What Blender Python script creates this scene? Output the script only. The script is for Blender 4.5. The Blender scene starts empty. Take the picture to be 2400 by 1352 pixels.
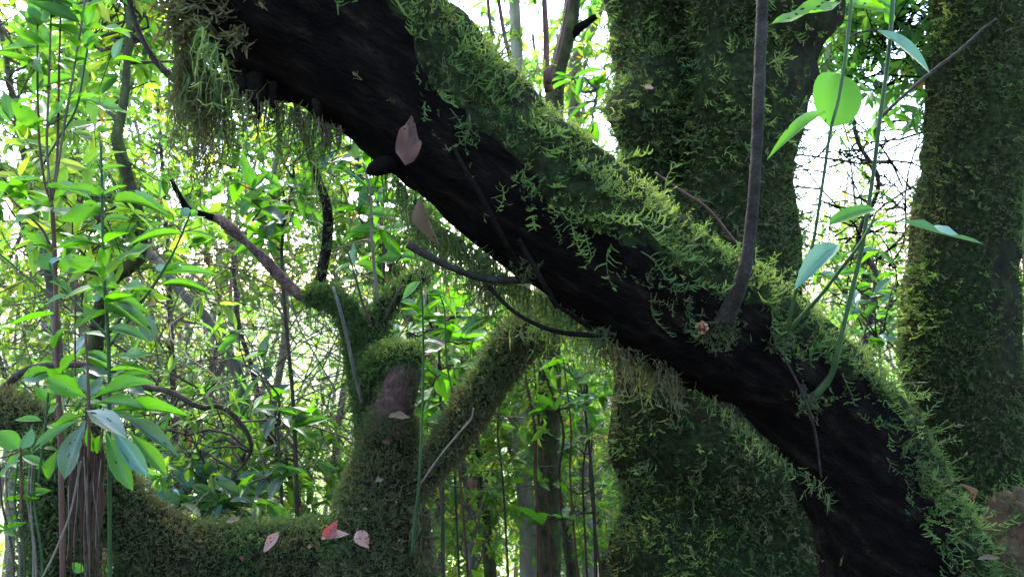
import bpy, math, random
import numpy as np
from mathutils import Vector, Matrix, noise

# ------------------------------------------------------------------ camera, sky, sun, exposure
SC = bpy.context.scene
COL = SC.collection
CZ = 1.6                      # eye height
F = 28.0 / 36.0 * 2400.0      # focal length in photograph pixels
cam = bpy.data.cameras.new('camera'); cam.lens = 28.0; cam.sensor_width = 36.0
cam.clip_start = 0.05; cam.clip_end = 3000.0
cam_o = bpy.data.objects.new('camera', cam); COL.objects.link(cam_o)
cam_o.location = (0, 0, CZ); cam_o.rotation_euler = (math.radians(90), 0, 0)
SC.camera = cam_o
cam.dof.use_dof = True; cam.dof.focus_distance = 1.7; cam.dof.aperture_fstop = 8.0

SUN_EL, SUN_AZ = 52.0, -22.0  # azimuth measured from +Y towards +X (the sun stands behind the thicket)
w = bpy.data.worlds.new('World'); SC.world = w; w.use_nodes = True
nt = w.node_tree; nt.nodes.clear()
sky = nt.nodes.new('ShaderNodeTexSky'); sky.sky_type = 'NISHITA'; sky.sun_disc = False
sky.sun_elevation = math.radians(SUN_EL); sky.sun_rotation = math.radians(SUN_AZ)
sky.dust_density = 1.2; sky.air_density = 1.0; sky.ozone_density = 1.0
bg = nt.nodes.new('ShaderNodeBackground'); bg.inputs['Strength'].default_value = 0.15
wo = nt.nodes.new('ShaderNodeOutputWorld')
nt.links.new(sky.outputs[0], bg.inputs[0]); nt.links.new(bg.outputs[0], wo.inputs[0])
sun = bpy.data.lights.new('sun', 'SUN'); sun.energy = 1.5; sun.angle = math.radians(18); sun.color = (1.0, 0.97, 0.92)
sun_o = bpy.data.objects.new('sun', sun); COL.objects.link(sun_o)
_el, _az = math.radians(SUN_EL), math.radians(SUN_AZ)
SUND = Vector((math.sin(_az) * math.cos(_el), math.cos(_az) * math.cos(_el), math.sin(_el)))
sun_o.rotation_euler = SUND.to_track_quat('Z', 'Y').to_euler()
SC.view_settings.view_transform = 'Standard'; SC.view_settings.look = 'None'
SC.view_settings.gamma = 1.0; SC.view_settings.use_curve_mapping = False
SC.view_settings.exposure = 3.3
SC.render.engine = 'CYCLES'
cy = SC.cycles
cy.max_bounces = 7; cy.diffuse_bounces = 4; cy.glossy_bounces = 2; cy.transmission_bounces = 5
cy.sample_clamp_indirect = 6.0; cy.caustics_reflective = False; cy.caustics_refractive = False
cy.use_denoising = True
try:
    cy.denoiser = 'OPENIMAGEDENOISE'; cy.denoising_input_passes = 'RGB_ALBEDO_NORMAL'; cy.denoising_prefilter = 'ACCURATE'
except Exception:
    pass

RNG = np.random.default_rng(7)
random.seed(7)

# ------------------------------------------------------------------ helpers
def P(px, py, d):
    """a point of the place: d metres ahead of the eye, seen at photograph pixel px, py"""
    return np.array(((px - 1200.0) / F * d, d, CZ - (py - 676.0) / F * d))

def nz(v):
    v = np.asarray(v, float)
    return v / np.maximum(np.linalg.norm(v, axis=-1, keepdims=True), 1e-9)

def n3(p, s=1.0):
    return noise.noise(Vector((p[0] * s, p[1] * s, p[2] * s)))

def empty(name, loc, label, cat, group=None):
    o = bpy.data.objects.new(name, None); COL.objects.link(o)
    o.empty_display_size = 0.1; o.location = tuple(float(c) for c in loc)
    o['label'] = label; o['category'] = cat
    if group: o['group'] = group
    return o

def tag(o, label, cat, group=None):
    o['label'] = label; o['category'] = cat
    if group: o['group'] = group
    return o

def mesh(name, V, faces, mat, smooth=True, tint=None, uv=None):
    me = bpy.data.meshes.new(name)
    V = np.asarray(V, np.float32).reshape(-1, 3)
    faces = [np.asarray(f, np.int32) for f in faces if len(f)]
    me.vertices.add(len(V)); me.vertices.foreach_set('co', V.ravel())
    tot = sum(f.size for f in faces); npoly = sum(len(f) for f in faces)
    me.loops.add(tot); me.loops.foreach_set('vertex_index', np.concatenate([f.ravel() for f in faces]))
    me.polygons.add(npoly)
    cnt = np.concatenate([np.full(len(f), f.shape[1], np.int32) for f in faces])
    st = np.concatenate([[0], np.cumsum(cnt)[:-1]]).astype(np.int32)
    me.polygons.foreach_set('loop_start', st)
    me.update(calc_edges=True)
    me.polygons.foreach_set('use_smooth', np.full(npoly, bool(smooth)))
    if tint is not None:
        a = me.attributes.new('tint', 'FLOAT', 'POINT'); a.data.foreach_set('value', np.asarray(tint, np.float32))
    if uv is not None:
        l = me.uv_layers.new(name='UVMap')
        idx = np.concatenate([f.ravel() for f in faces])
        l.data.foreach_set('uv', np.asarray(uv, np.float32)[idx].ravel())
    me.materials.append(mat)
    return me

def put(name, me, parent=None, base=None, kind=None, label=None):
    o = bpy.data.objects.new(name, me); COL.objects.link(o)
    if parent is not None: o.parent = parent
    if kind: o['kind'] = kind
    if label: o['label'] = label
    return o

class Geo:
    """collects pieces into one mesh"""
    def __init__(s): s.V = []; s.F = {3: [], 4: []}; s.T = []; s.n = 0
    def add(s, V, faces, tint=0.5):
        V = np.asarray(V, float).reshape(-1, 3)
        for f in faces:
            f = np.asarray(f)
            if len(f): s.F[f.shape[1]].append(f + s.n)
        s.V.append(V); s.T.append(np.broadcast_to(np.asarray(tint, float), (len(V),))); s.n += len(V)
        return s
    def build(s, name, mat, parent=None, base=(0, 0, 0), kind=None, smooth=True, label=None):
        V = np.concatenate(s.V) - np.asarray(base, float)
        fs = [np.concatenate(s.F[k]) for k in (3, 4) if s.F[k]]
        return put(name, mesh(name, V, fs, mat, smooth, np.concatenate(s.T)), parent, None, kind, label)

def spline(ctrl, n):
    """Catmull-Rom through the rows of ctrl, n samples spread evenly by length of the first three columns"""
    c = np.asarray(ctrl, float)
    if len(c) == 2:
        t = np.linspace(0, 1, n)[:, None]; return c[0] * (1 - t) + c[1] * t
    e = np.vstack([2 * c[0] - c[1], c, 2 * c[-1] - c[-2]])
    out = []
    for i in range(len(c) - 1):
        p0, p1, p2, p3 = e[i:i + 4]; t = np.linspace(0, 1, 14, endpoint=False)[:, None]
        out.append(0.5 * (2 * p1 + (p2 - p0) * t + (2 * p0 - 5 * p1 + 4 * p2 - p3) * t ** 2 + (3 * p1 - p0 - 3 * p2 + p3) * t ** 3))
    out = np.vstack(out + [c[-1:]])
    L = np.concatenate([[0], np.cumsum(np.linalg.norm(np.diff(out[:, :3], axis=0), axis=1))])
    u = np.linspace(0, L[-1], n)
    return np.stack([np.interp(u, L, out[:, k]) for k in range(out.shape[1])], 1)

def frames(C):
    T = nz(np.gradient(C, axis=0)); N = np.zeros_like(T)
    ref = np.array((0, -1.0, 0)) if abs(T[0][1]) < 0.9 else np.array((0, 0, 1.0))
    v = ref - T[0] * ref.dot(T[0])
    for i in range(len(T)):
        v = v - T[i] * v.dot(T[i]); v = v / max(np.linalg.norm(v), 1e-9); N[i] = v
    return T, N, np.cross(T, N)

def tube_grid(ctrl, nt_, ns, bump=0.0, bscale=3.0, lobes=0.0, seed=0.0):
    """ctrl rows: x, y, z, radius.  Returns grid (nt, ns, 3) of a lumpy tapered tube"""
    S = spline(ctrl, nt_); C, R = S[:, :3], np.maximum(S[:, 3], 0.0008)
    T, N, B = frames(C)
    th = np.linspace(0, 2 * math.pi, ns, endpoint=False)
    G = np.zeros((nt_, ns, 3))
    for i in range(nt_):
        d = np.cos(th)[:, None] * N[i] + np.sin(th)[:, None] * B[i]
        r = np.full(ns, R[i])
        if bump or lobes:
            for j in range(ns):
                q = C[i] + d[j] * R[i] + seed
                k = 1 + bump * (n3(q, bscale) + 0.5 * n3(q, bscale * 2.3))
                if lobes: k += lobes * n3(q * np.array((1, 1, 0.25)), 1.3 / max(R[i], 0.05) * 0.55)
                r[j] *= k
        G[i] = C[i] + d * r[:, None]
    return G

def grid_faces(nt_, ns, caps=True):
    i, j = np.meshgrid(np.arange(nt_ - 1), np.arange(ns), indexing='ij')
    a = i * ns + j; b = i * ns + (j + 1) % ns
    q = np.stack([a, b, b + ns, a + ns], -1).reshape(-1, 4)
    fs = [q]
    if caps:
        k = np.arange(ns); c0 = nt_ * ns; o = (nt_ - 1) * ns
        fs.append(np.stack([np.full(ns, c0), (k + 1) % ns, k], 1))
        fs.append(np.stack([np.full(ns, c0 + 1), o + k, o + (k + 1) % ns], 1))
    return fs

def add_tube(g, ctrl, nt_=8, ns=6, bump=0.0, bscale=3.0, lobes=0.0, tint=0.5, seed=0.0):
    G = tube_grid(ctrl, nt_, ns, bump, bscale, lobes, seed)
    V = np.vstack([G.reshape(-1, 3), G[0].mean(0), G[-1].mean(0)])
    g.add(V, grid_faces(nt_, ns), tint)
    return G

def px_ctrl(rows, dd=0.0):
    """rows of (px, py, depth, width in pixels) -> x, y, z, radius"""
    return np.array([np.append(P(a, b, d + dd), w_ * 0.5 * d / F) for a, b, d, w_ in rows])

def grid_sample(G, n, rng):
    """random points on a tube grid, with their normals; area weighted"""
    nt_, ns = G.shape[:2]
    Gn = np.roll(G, -1, axis=1)
    A = np.linalg.norm(np.cross(Gn[:-1] - G[:-1], G[1:] - G[:-1]), axis=-1).ravel()
    k = rng.choice(len(A), n, p=A / A.sum()); i, j = k // ns, k % ns
    u, v = rng.random(n)[:, None], rng.random(n)[:, None]
    p00, p10, p01, p11 = G[i, j], G[i + 1, j], Gn[i, j], Gn[i + 1, j]
    p = (p00 * (1 - u) + p10 * u) * (1 - v) + (p01 * (1 - u) + p11 * u) * v
    nn = nz(np.cross(p01 - p00, p10 - p00))
    c = G.mean(1); cc = c[i] * (1 - u) + c[i + 1] * u
    s = np.sign(((p - cc) * nn).sum(1, keepdims=True)); s[s == 0] = 1
    return p, nn * s, (i + u[:, 0]) / (nt_ - 1)

# ------------------------------------------------------------------ materials
def mat_new(name):
    m = bpy.data.materials.new(name); m.use_nodes = True; m.node_tree.nodes.clear()
    return m, m.node_tree.nodes, m.node_tree.links

def ramp(ns, stops):
    r = ns.new('ShaderNodeValToRGB'); e = r.color_ramp.elements
    while len(e) < len(stops): e.new(0.5)
    for k, (p, c) in enumerate(stops): e[k].position = p; e[k].color = (*c, 1)
    return r

def m_bark(name, stops, scale=14.0, stretch=(1, 1, 0.3), rough=0.85, bump=0.5, spec=0.12, rot=0.0):
    m, ns, ln = mat_new(name)
    tc = ns.new('ShaderNodeTexCoord'); mp = ns.new('ShaderNodeMapping'); mp.inputs['Scale'].default_value = stretch
    if rot: mp.vector_type = 'TEXTURE'; mp.inputs['Rotation'].default_value = (0, rot, 0)
    n1 = ns.new('ShaderNodeTexNoise'); n1.inputs['Scale'].default_value = scale; n1.inputs['Detail'].default_value = 7; n1.inputs['Roughness'].default_value = 0.65
    n2 = ns.new('ShaderNodeTexNoise'); n2.inputs['Scale'].default_value = scale * 7; n2.inputs['Detail'].default_value = 4
    r = ramp(ns, stops); b = ns.new('ShaderNodeBump'); b.inputs['Strength'].default_value = bump; b.inputs['Distance'].default_value = 0.02
    mx = ns.new('ShaderNodeMath'); mx.operation = 'MULTIPLY_ADD'; mx.inputs[1].default_value = 0.4
    pr = ns.new('ShaderNodeBsdfPrincipled'); pr.inputs['Roughness'].default_value = rough; pr.inputs['Specular IOR Level'].default_value = spec
    o = ns.new('ShaderNodeOutputMaterial')
    ln.new(tc.outputs['Object'], mp.inputs[0]); ln.new(mp.outputs[0], n1.inputs[0]); ln.new(mp.outputs[0], n2.inputs[0])
    ln.new(n2.outputs[0], mx.inputs[0]); ln.new(n1.outputs[0], mx.inputs[2])
    ln.new(n1.outputs[0], r.inputs[0]); ln.new(r.outputs[0], pr.inputs['Base Color'])
    ln.new(mx.outputs[0], b.inputs['Height']); ln.new(b.outputs[0], pr.inputs['Normal']); ln.new(pr.outputs[0], o.inputs[0])
    return m

def m_tint(name, stops, trans=0.3, rough=0.6, spec=0.3, tgain=1.6, tr_=1.05):
    """material of many small pieces, coloured by the piece's own tint"""
    m, ns, ln = mat_new(name)
    at = ns.new('ShaderNodeAttribute'); at.attribute_name = 'tint'
    r = ramp(ns, stops)
    pr = ns.new('ShaderNodeBsdfPrincipled'); pr.inputs['Roughness'].default_value = rough; pr.inputs['Specular IOR Level'].default_value = spec
    tr = ns.new('ShaderNodeBsdfTranslucent'); g = ns.new('ShaderNodeVectorMath'); g.operation = 'MULTIPLY'
    g.inputs[1].default_value = (tgain * tr_, tgain, tgain * 0.5)
    mx = ns.new('ShaderNodeMixShader'); mx.inputs[0].default_value = trans; o = ns.new('ShaderNodeOutputMaterial')
    ln.new(at.outputs['Fac'], r.inputs[0]); ln.new(r.outputs[0], pr.inputs['Base Color']); ln.new(r.outputs[0], g.inputs[0])
    ln.new(g.outputs[0], tr.inputs[0]); ln.new(pr.outputs[0], mx.inputs[1]); ln.new(tr.outputs[0], mx.inputs[2]); ln.new(mx.outputs[0], o.inputs[0])
    return m

def m_leaf(name, c1, c2, tcol, trans=0.45, rough=0.38, vein=1.5, spots=0.0, spec=0.5):
    """one big leaf: own tint per object, pale midrib and side veins from its UV"""
    m, ns, ln = mat_new(name)
    uv = ns.new('ShaderNodeUVMap'); sp = ns.new('ShaderNodeSeparateXYZ'); ln.new(uv.outputs[0], sp.inputs[0])
    def math_(op, a, b=None, c=None):
        n = ns.new('ShaderNodeMath'); n.operation = op
        for k, x in enumerate((a, b, c)):
            if x is None: continue
            if hasattr(x, 'links'): ln.new(x, n.inputs[k])
            else: n.inputs[k].default_value = x
        return n.outputs[0]
    d = math_('ABSOLUTE', math_('SUBTRACT', sp.outputs[1], 0.5))
    rib = math_('LESS_THAN', d, 0.022)
    ph = math_('SUBTRACT', math_('MULTIPLY', sp.outputs[0], 60.0), math_('MULTIPLY', d, 50.0))
    sv = math_('GREATER_THAN', math_('SINE', ph), 0.93)
    vn = math_('MAXIMUM', rib, math_('MULTIPLY', sv, 0.35))
    oi = ns.new('ShaderNodeObjectInfo'); tc = ns.new('ShaderNodeTexCoord')
    nn = ns.new('ShaderNodeTexNoise'); nn.inputs['Scale'].default_value = 3.0; nn.inputs['Detail'].default_value = 4; ln.new(tc.outputs['Object'], nn.inputs[0])
    f = math_('ADD', math_('MULTIPLY', oi.outputs['Random'], 0.7), math_('MULTIPLY', nn.outputs[0], 0.3))
    mc = ns.new('ShaderNodeMix'); mc.data_type = 'RGBA'; ln.new(f, mc.inputs[0]); mc.inputs[6].default_value = (*c1, 1); mc.inputs[7].default_value = (*c2, 1)
    mv = ns.new('ShaderNodeMix'); mv.data_type = 'RGBA'; ln.new(math_('MULTIPLY', vn, 0.55), mv.inputs[0]); ln.new(mc.outputs[2], mv.inputs[6])
    mv.inputs[7].default_value = (min(c2[0] * vein + .03, 1), min(c2[1] * vein + .03, 1), c2[2] * vein + .02, 1)
    pr = ns.new('ShaderNodeBsdfPrincipled'); pr.inputs['Roughness'].default_value = rough; pr.inputs['Specular IOR Level'].default_value = spec if not (spots and rough > 0.45) else 0.1
    ln.new(mv.outputs[2], pr.inputs['Base Color'])
    bu = ns.new('ShaderNodeBump'); bu.inputs['Strength'].default_value = 0.25; bu.inputs['Distance'].default_value = 0.003
    ln.new(vn, bu.inputs['Height']); ln.new(bu.outputs[0], pr.inputs['Normal'])
    tr = ns.new('ShaderNodeBsdfTranslucent'); tv = ns.new('ShaderNodeMix'); tv.data_type = 'RGBA'
    ln.new(math_('MULTIPLY', vn, 0.35), tv.inputs[0]); tv.inputs[6].default_value = (*tcol, 1); tv.inputs[7].default_value = tuple(c * 0.5 for c in tcol) + (1,)
    ln.new(tv.outputs[2], tr.inputs[0])
    mx = ns.new('ShaderNodeMixShader'); mx.inputs[0].default_value = trans; o = ns.new('ShaderNodeOutputMaterial')
    ln.new(pr.outputs[0], mx.inputs[1]); ln.new(tr.outputs[0], mx.inputs[2])
    out = mx.outputs[0]
    if spots:
        s2 = ns.new('ShaderNodeTexNoise'); s2.inputs['Scale'].default_value = 7.0; s2.inputs['Detail'].default_value = 1; s2.noise_dimensions = '4D'; ln.new(math_('MULTIPLY', oi.outputs['Random'], 60.0), s2.inputs['W']); ln.new(uv.outputs[0], s2.inputs[0])
        br = ns.new('ShaderNodeBsdfDiffuse'); br.inputs[0].default_value = (0.03, 0.025, 0.01, 1)
        m2 = ns.new('ShaderNodeMixShader'); ln.new(math_('GREATER_THAN', s2.outputs[0], spots), m2.inputs[0]); ln.new(out, m2.inputs[1]); ln.new(br.outputs[0], m2.inputs[2]); out = m2.outputs[0]
    ln.new(out, o.inputs[0])
    return m

M = {}
M['dark_bark'] = m_bark('dark_bark', [(0.3, (0.0035, 0.003, 0.003)), (0.5, (0.006, 0.0045, 0.0038)), (0.62, (0.011, 0.008, 0.0065)), (0.75, (0.03, 0.022, 0.016))], 14, (1, 1, 0.7), 0.95, 1.0, 0.03)
M['mossy_bark'] = m_bark('mossy_bark', [(0.3, (0.006, 0.005, 0.004)), (0.5, (0.012, 0.012, 0.006)), (0.62, (0.018, 0.022, 0.008)), (0.8, (0.045, 0.034, 0.022))], 22, (1, 1, 0.6), bump=1.0, spec=0.05)
M['lean_bark'] = m_bark('lean_bark', [(0.32, (0.002, 0.0017, 0.0017)), (0.47, (0.004, 0.003, 0.0027)), (0.58, (0.008, 0.006, 0.0048)), (0.72, (0.022, 0.016, 0.011))], 34, (3.5, 1, 1), 0.95, 1.0, 0.03, 0.62)
M['green_bark'] = m_bark('green_bark', [(0.3, (0.025, 0.022, 0.014)), (0.5, (0.055, 0.055, 0.028)), (0.62, (0.07, 0.09, 0.03)), (0.8, (0.14, 0.12, 0.08))], 22, (1, 1, 0.6), bump=0.8, spec=0.05)
M['moss_mat'] = m_bark('moss_mat', [(0.3, (0.007, 0.008, 0.004)), (0.46, (0.016, 0.021, 0.009)), (0.6, (0.030, 0.040, 0.014)), (0.75, (0.060, 0.062, 0.026))], 55, (1, 1, 1), 0.95, 1.0, 0.02)
M['grey_bark'] = m_bark('grey_bark', [(0.3, (0.05, 0.042, 0.034)), (0.55, (0.12, 0.105, 0.085)), (0.8, (0.22, 0.2, 0.16))], 22)
M['pale_bark'] = m_bark('pale_bark', [(0.3, (0.09, 0.075, 0.055)), (0.5, (0.2, 0.18, 0.13)), (0.75, (0.32, 0.3, 0.22))], 12)
M['red_bark'] = m_bark('red_bark', [(0.3, (0.025, 0.012, 0.010)), (0.55, (0.075, 0.043, 0.035)), (0.8, (0.16, 0.10, 0.08))], 45, (1, 1, 1), bump=0.9)
M['lit_flaky_bark'] = m_bark('lit_flaky_bark', [(0.3, (0.04, 0.022, 0.018)), (0.5, (0.12, 0.072, 0.058)), (0.7, (0.26, 0.17, 0.14))], 60, (1, 1, 1), bump=1.0)  # red bark lightened, so the light on the flaky branch is in its colour
M['shoot_bark'] = m_bark('shoot_bark', [(0.3, (0.012, 0.009, 0.007)), (0.5, (0.025, 0.020, 0.016)), (0.65, (0.038, 0.035, 0.026)), (0.8, (0.07, 0.058, 0.047))], 34, (1, 1, 0.8), bump=0.7)
M['twig'] = m_bark('twig', [(0.3, (0.025, 0.018, 0.014)), (0.6, (0.07, 0.052, 0.04)), (0.85, (0.12, 0.095, 0.075))], 30)
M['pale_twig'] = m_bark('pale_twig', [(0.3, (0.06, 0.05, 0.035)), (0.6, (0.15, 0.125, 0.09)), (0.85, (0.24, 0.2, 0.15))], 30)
M['green_stem'] = m_bark('green_stem', [(0.3, (0.018, 0.036, 0.014)), (0.6, (0.035, 0.07, 0.024)), (0.85, (0.06, 0.10, 0.04))], 30, rough=0.5, bump=0.15)
M['brown_stem'] = m_bark('brown_stem', [(0.3, (0.045, 0.02, 0.014)), (0.6, (0.1, 0.05, 0.034)), (0.85, (0.16, 0.09, 0.06))], 35, rough=0.6, bump=0.3)
M['fibre'] = m_bark('fibre', [(0.3, (0.025, 0.013, 0.009)), (0.6, (0.06, 0.032, 0.022)), (0.85, (0.12, 0.07, 0.045))], 25, (1, 1, 0.15), rough=0.9, bump=0.8)
M['cut_wood'] = m_bark('cut_wood', [(0.3, (0.06, 0.026, 0.012)), (0.5, (0.2, 0.10, 0.05)), (0.75, (0.4, 0.25, 0.14))], 90, (1, 1, 1))
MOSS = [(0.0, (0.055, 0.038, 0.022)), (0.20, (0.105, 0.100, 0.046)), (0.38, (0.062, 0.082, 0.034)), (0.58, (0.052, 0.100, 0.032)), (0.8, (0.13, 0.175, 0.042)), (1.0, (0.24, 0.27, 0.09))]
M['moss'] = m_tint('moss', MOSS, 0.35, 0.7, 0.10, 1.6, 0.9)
LEAVES = [(0.0, (0.018, 0.06, 0.02)), (0.4, (0.036, 0.10, 0.018)), (0.75, (0.085, 0.16, 0.02)), (0.93, (0.16, 0.2, 0.03)), (1.0, (0.17, 0.09, 0.03))]
M['foliage'] = m_tint('foliage', LEAVES, 0.58, 0.40, 0.45, 3.4)
M['leaf'] = m_leaf('leaf', (0.026, 0.09, 0.013), (0.045, 0.13, 0.016), (0.10, 0.29, 0.012), 0.48, 0.42, 1.9, spots=0.70)
M['lime_leaf'] = m_leaf('lime_leaf', (0.032, 0.12, 0.006), (0.055, 0.16, 0.010), (0.105, 0.34, 0.005), 0.55, 0.45, 1.7, spots=0.72)
M['spotted_leaf'] = m_leaf('spotted_leaf', (0.06, 0.16, 0.012), (0.09, 0.2, 0.02), (0.14, 0.36, 0.006), 0.55, spots=0.62)
M['grey_sheen_leaf'] = m_leaf('grey_sheen_leaf', (0.035, 0.065, 0.035), (0.06, 0.095, 0.06), (0.07, 0.16, 0.03), 0.25, 0.34, 1.8, spots=0.68)  # greyed base colour paints in the sky gloss on these leaves
M['teal_sheen_leaf'] = m_leaf('teal_sheen_leaf', (0.07, 0.15, 0.10), (0.10, 0.2, 0.14), (0.08, 0.2, 0.06), 0.3, 0.28)  # blue-green base colour stands in for reflected sky
M['pink_leaf'] = m_leaf('pink_leaf', (0.24, 0.13, 0.11), (0.36, 0.22, 0.19), (0.3, 0.14, 0.1), 0.2, 0.6, 0.6, spots=0.64)
M['red_leaf'] = m_leaf('red_leaf', (0.20, 0.045, 0.045), (0.28, 0.09, 0.085), (0.4, 0.06, 0.04), 0.2, 0.5, 0.6, spots=0.66)
M['brown_leaf'] = m_leaf('brown_leaf', (0.075, 0.038, 0.030), (0.14, 0.08, 0.066), (0.12, 0.05, 0.03), 0.2, 0.6, 0.6, spots=0.66)
M['tan_leaf'] = m_leaf('tan_leaf', (0.12, 0.08, 0.05), (0.2, 0.14, 0.09), (0.18, 0.1, 0.04), 0.25, 0.6, 0.6, spots=0.66)

# ------------------------------------------------------------------ ground: a hillside that drops away in front and climbs behind, where the rise is added to block sky
def ground_z(x, y):
    z = -0.25 - 0.30 * max(0.0, min(y, 30.0) - 2.0) - 0.05 * max(0.0, min(y, 200.0) - 30.0)
    if y < -1.0: z += 0.22 * min(-1.0 - y, 14.0)  # unseen slope behind the eye, added to cut sky light
    s = min(max((x - 0.3) / 1.2, 0.0), 1.0); z += 1.15 * s * s * (3 - 2 * s)
    r = math.hypot(x, y)
    z += 0.06 * n3((x, y, 0), 1.1) * min(r, 1.5) + 0.5 * n3((x, y, 3), 0.12) * min(1, r / 12.0)
    if r > 60: z += (r - 60) * 0.03 * n3((x, y, 9), 0.012)
    return z
ax = np.unique(np.round(np.concatenate([np.linspace(-8, 8, 81), np.sign(np.linspace(-1, 1, 61)) * (8 + 1400 * np.abs(np.linspace(-1, 1, 61)) ** 3.2)]), 3))
gx, gy = np.meshgrid(ax, ax, indexing='ij')
GV = np.array([(x, y, ground_z(x, y)) for x, y in zip(gx.ravel(), gy.ravel())])
n_ = len(ax); i, j = np.meshgrid(np.arange(n_ - 1), np.arange(n_ - 1), indexing='ij'); a = i * n_ + j
GF = np.stack([a, a + n_, a + n_ + 1, a + 1], -1).reshape(-1, 4)
m, ns, ln = mat_new('forest_floor')
tc = ns.new('ShaderNodeTexCoord'); sp = ns.new('ShaderNodeSeparateXYZ'); ln.new(tc.outputs['Object'], sp.inputs[0])
nA = ns.new('ShaderNodeTexNoise'); nA.inputs['Scale'].default_value = 9; nA.inputs['Detail'].default_value = 8; ln.new(tc.outputs['Object'], nA.inputs[0])
nB = ns.new('ShaderNodeTexNoise'); nB.inputs['Scale'].default_value = 0.25; nB.inputs['Detail'].default_value = 5; ln.new(tc.outputs['Object'], nB.inputs[0])
r1 = ramp(ns, [(0.3, (0.010, 0.008, 0.005)), (0.5, (0.026, 0.019, 0.011)), (0.65, (0.032, 0.03, 0.012)), (0.8, (0.06, 0.042, 0.026))])
r2 = ramp(ns, [(0.3, (0.10, 0.15, 0.04)), (0.55, (0.2, 0.24, 0.08)), (0.8, (0.34, 0.34, 0.16))])
ln.new(nA.outputs[0], r1.inputs[0]); ln.new(nA.outputs[0], r2.inputs[0])
ma = ns.new('ShaderNodeMath'); ma.operation = 'MULTIPLY_ADD'; ln.new(nB.outputs[0], ma.inputs[0]); ma.inputs[1].default_value = 12.0; ln.new(sp.outputs[1], ma.inputs[2])
mr = ns.new('ShaderNodeMapRange'); mr.inputs[1].default_value = 20; mr.inputs[2].default_value = 26; ln.new(ma.outputs[0], mr.inputs[0])
mc = ns.new('ShaderNodeMix'); mc.data_type = 'RGBA'; ln.new(mr.outputs[0], mc.inputs[0]); ln.new(r1.outputs[0], mc.inputs[6]); ln.new(r2.outputs[0], mc.inputs[7])
bu = ns.new('ShaderNodeBump'); bu.inputs['Strength'].default_value = 0.6; bu.inputs['Distance'].default_value = 0.05; ln.new(nA.outputs[0], bu.inputs['Height'])
pr = ns.new('ShaderNodeBsdfPrincipled'); pr.inputs['Roughness'].default_value = 0.9; ln.new(mc.outputs[2], pr.inputs['Base Color']); ln.new(bu.outputs[0], pr.inputs['Normal'])
o_ = ns.new('ShaderNodeOutputMaterial'); ln.new(pr.outputs[0], o_.inputs[0])
ground = put('ground', mesh('ground', GV, [GF], m, True)); ground['kind'] = 'structure'
ground['label'] = 'dark leaf littered forest hillside with a pale meadow below'

# ------------------------------------------------------------------ moss
def ribbon(pts, wid, side):
    """flat tapered ribbon along pts"""
    k = len(pts); w_ = np.linspace(wid, wid * 0.25, k)[:, None]
    V = np.empty((2 * k, 3)); V[0::2] = pts - side * w_; V[1::2] = pts + side * w_
    f = [(2 * i, 2 * i + 1, 2 * i + 3, 2 * i + 2) for i in range(k - 1)]
    return V, f

def frond_proto(rng, nb=9, seg=4, curl=0.5, blen=0.34, wid=0.024, bw=0.03, bseg=2):
    """a feathery moss frond of unit length growing along +Z, bending towards +X"""
    t = np.linspace(0, 1, seg + 1); ph = rng.uniform(0, 6.28)
    C = np.stack([curl * t ** 2 + 0.05 * np.sin(6 * t + ph), 0.08 * np.sin(5 * t + ph * 2), t * (1 - 0.2 * curl * t)], 1)
    V, Fq = ribbon(C, wid, np.array((0.25, 1, 0.0)) / 1.03); V = [V]; Fs = list(Fq); n = len(V[0]); T = [np.full(n, -0.12)]
    for k in range(nb):
        u = 0.18 + 0.8 * (k + rng.random() * 0.7) / nb
        b = np.array([np.interp(u, t, C[:, q]) for q in range(3)])
        s = 1 if k % 2 else -1
        L = blen * (1.15 - 0.7 * u) * rng.uniform(0.6, 1.3)
        d = nz(np.array((rng.uniform(-0.2, 0.7), s * rng.uniform(0.5, 1.0), rng.uniform(0.25, 0.9))))
        pts = [b]
        for q in range(bseg):
            d = nz(d + np.array((0.3, 0, -0.05)) + rng.normal(0, 0.3, 3)); pts.append(pts[-1] + d * L / bseg)
        sd = nz(np.cross(d, nz(rng.normal(0, 1, 3))))
        v, f = ribbon(np.array(pts), bw * rng.uniform(0.7, 1.2), sd)
        V.append(v); Fs += [tuple(x + n for x in q) for q in f]; n += len(v); T.append(np.linspace(0.0, 0.1, len(v)))
    return np.vstack(V), np.array(Fs), np.concatenate(T)

_r = np.random.default_rng(3)
FROND_L = [frond_proto(_r, 13, 6, _r.uniform(0.1, 0.8), 0.30, 0.020, 0.026, 3) for _ in range(12)]
FROND_M = [frond_proto(_r, 8, 3, _r.uniform(0.3, 1.2), 0.46, 0.040, 0.055, 2) for _ in range(14)]
FROND_S = [frond_proto(_r, 4, 2, _r.uniform(0.3, 1.3), 0.60, 0.055, 0.070, 2) for _ in range(14)]

def scatter(g, protos, p, grow, bend, size, tint, rng):
    """copies of the protos into g: at p, growing along grow, bending towards bend"""
    Z = nz(grow); X = bend - Z * (bend * Z).sum(1, keepdims=True); X = nz(X); Y = np.cross(Z, X)
    k = rng.integers(0, len(protos), len(p))
    for q, (V, Fq, T) in enumerate(protos):
        s = np.where(k == q)[0]
        if not len(s): continue
        W = (V[None, :, 0:1] * X[s][:, None] + V[None, :, 1:2] * Y[s][:, None] + V[None, :, 2:3] * Z[s][:, None]) * size[s][:, None, None] + p[s][:, None]
        nv = len(V); off = (np.arange(len(s)) * nv)[:, None, None]
        g.add(W.reshape(-1, 3), [(Fq[None] + off).reshape(-1, Fq.shape[1])], (T[None] + tint[s][:, None]).ravel())

def noise_v(p, s, o=0.0):
    return np.array([n3(q + o, s) for q in p])

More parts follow.
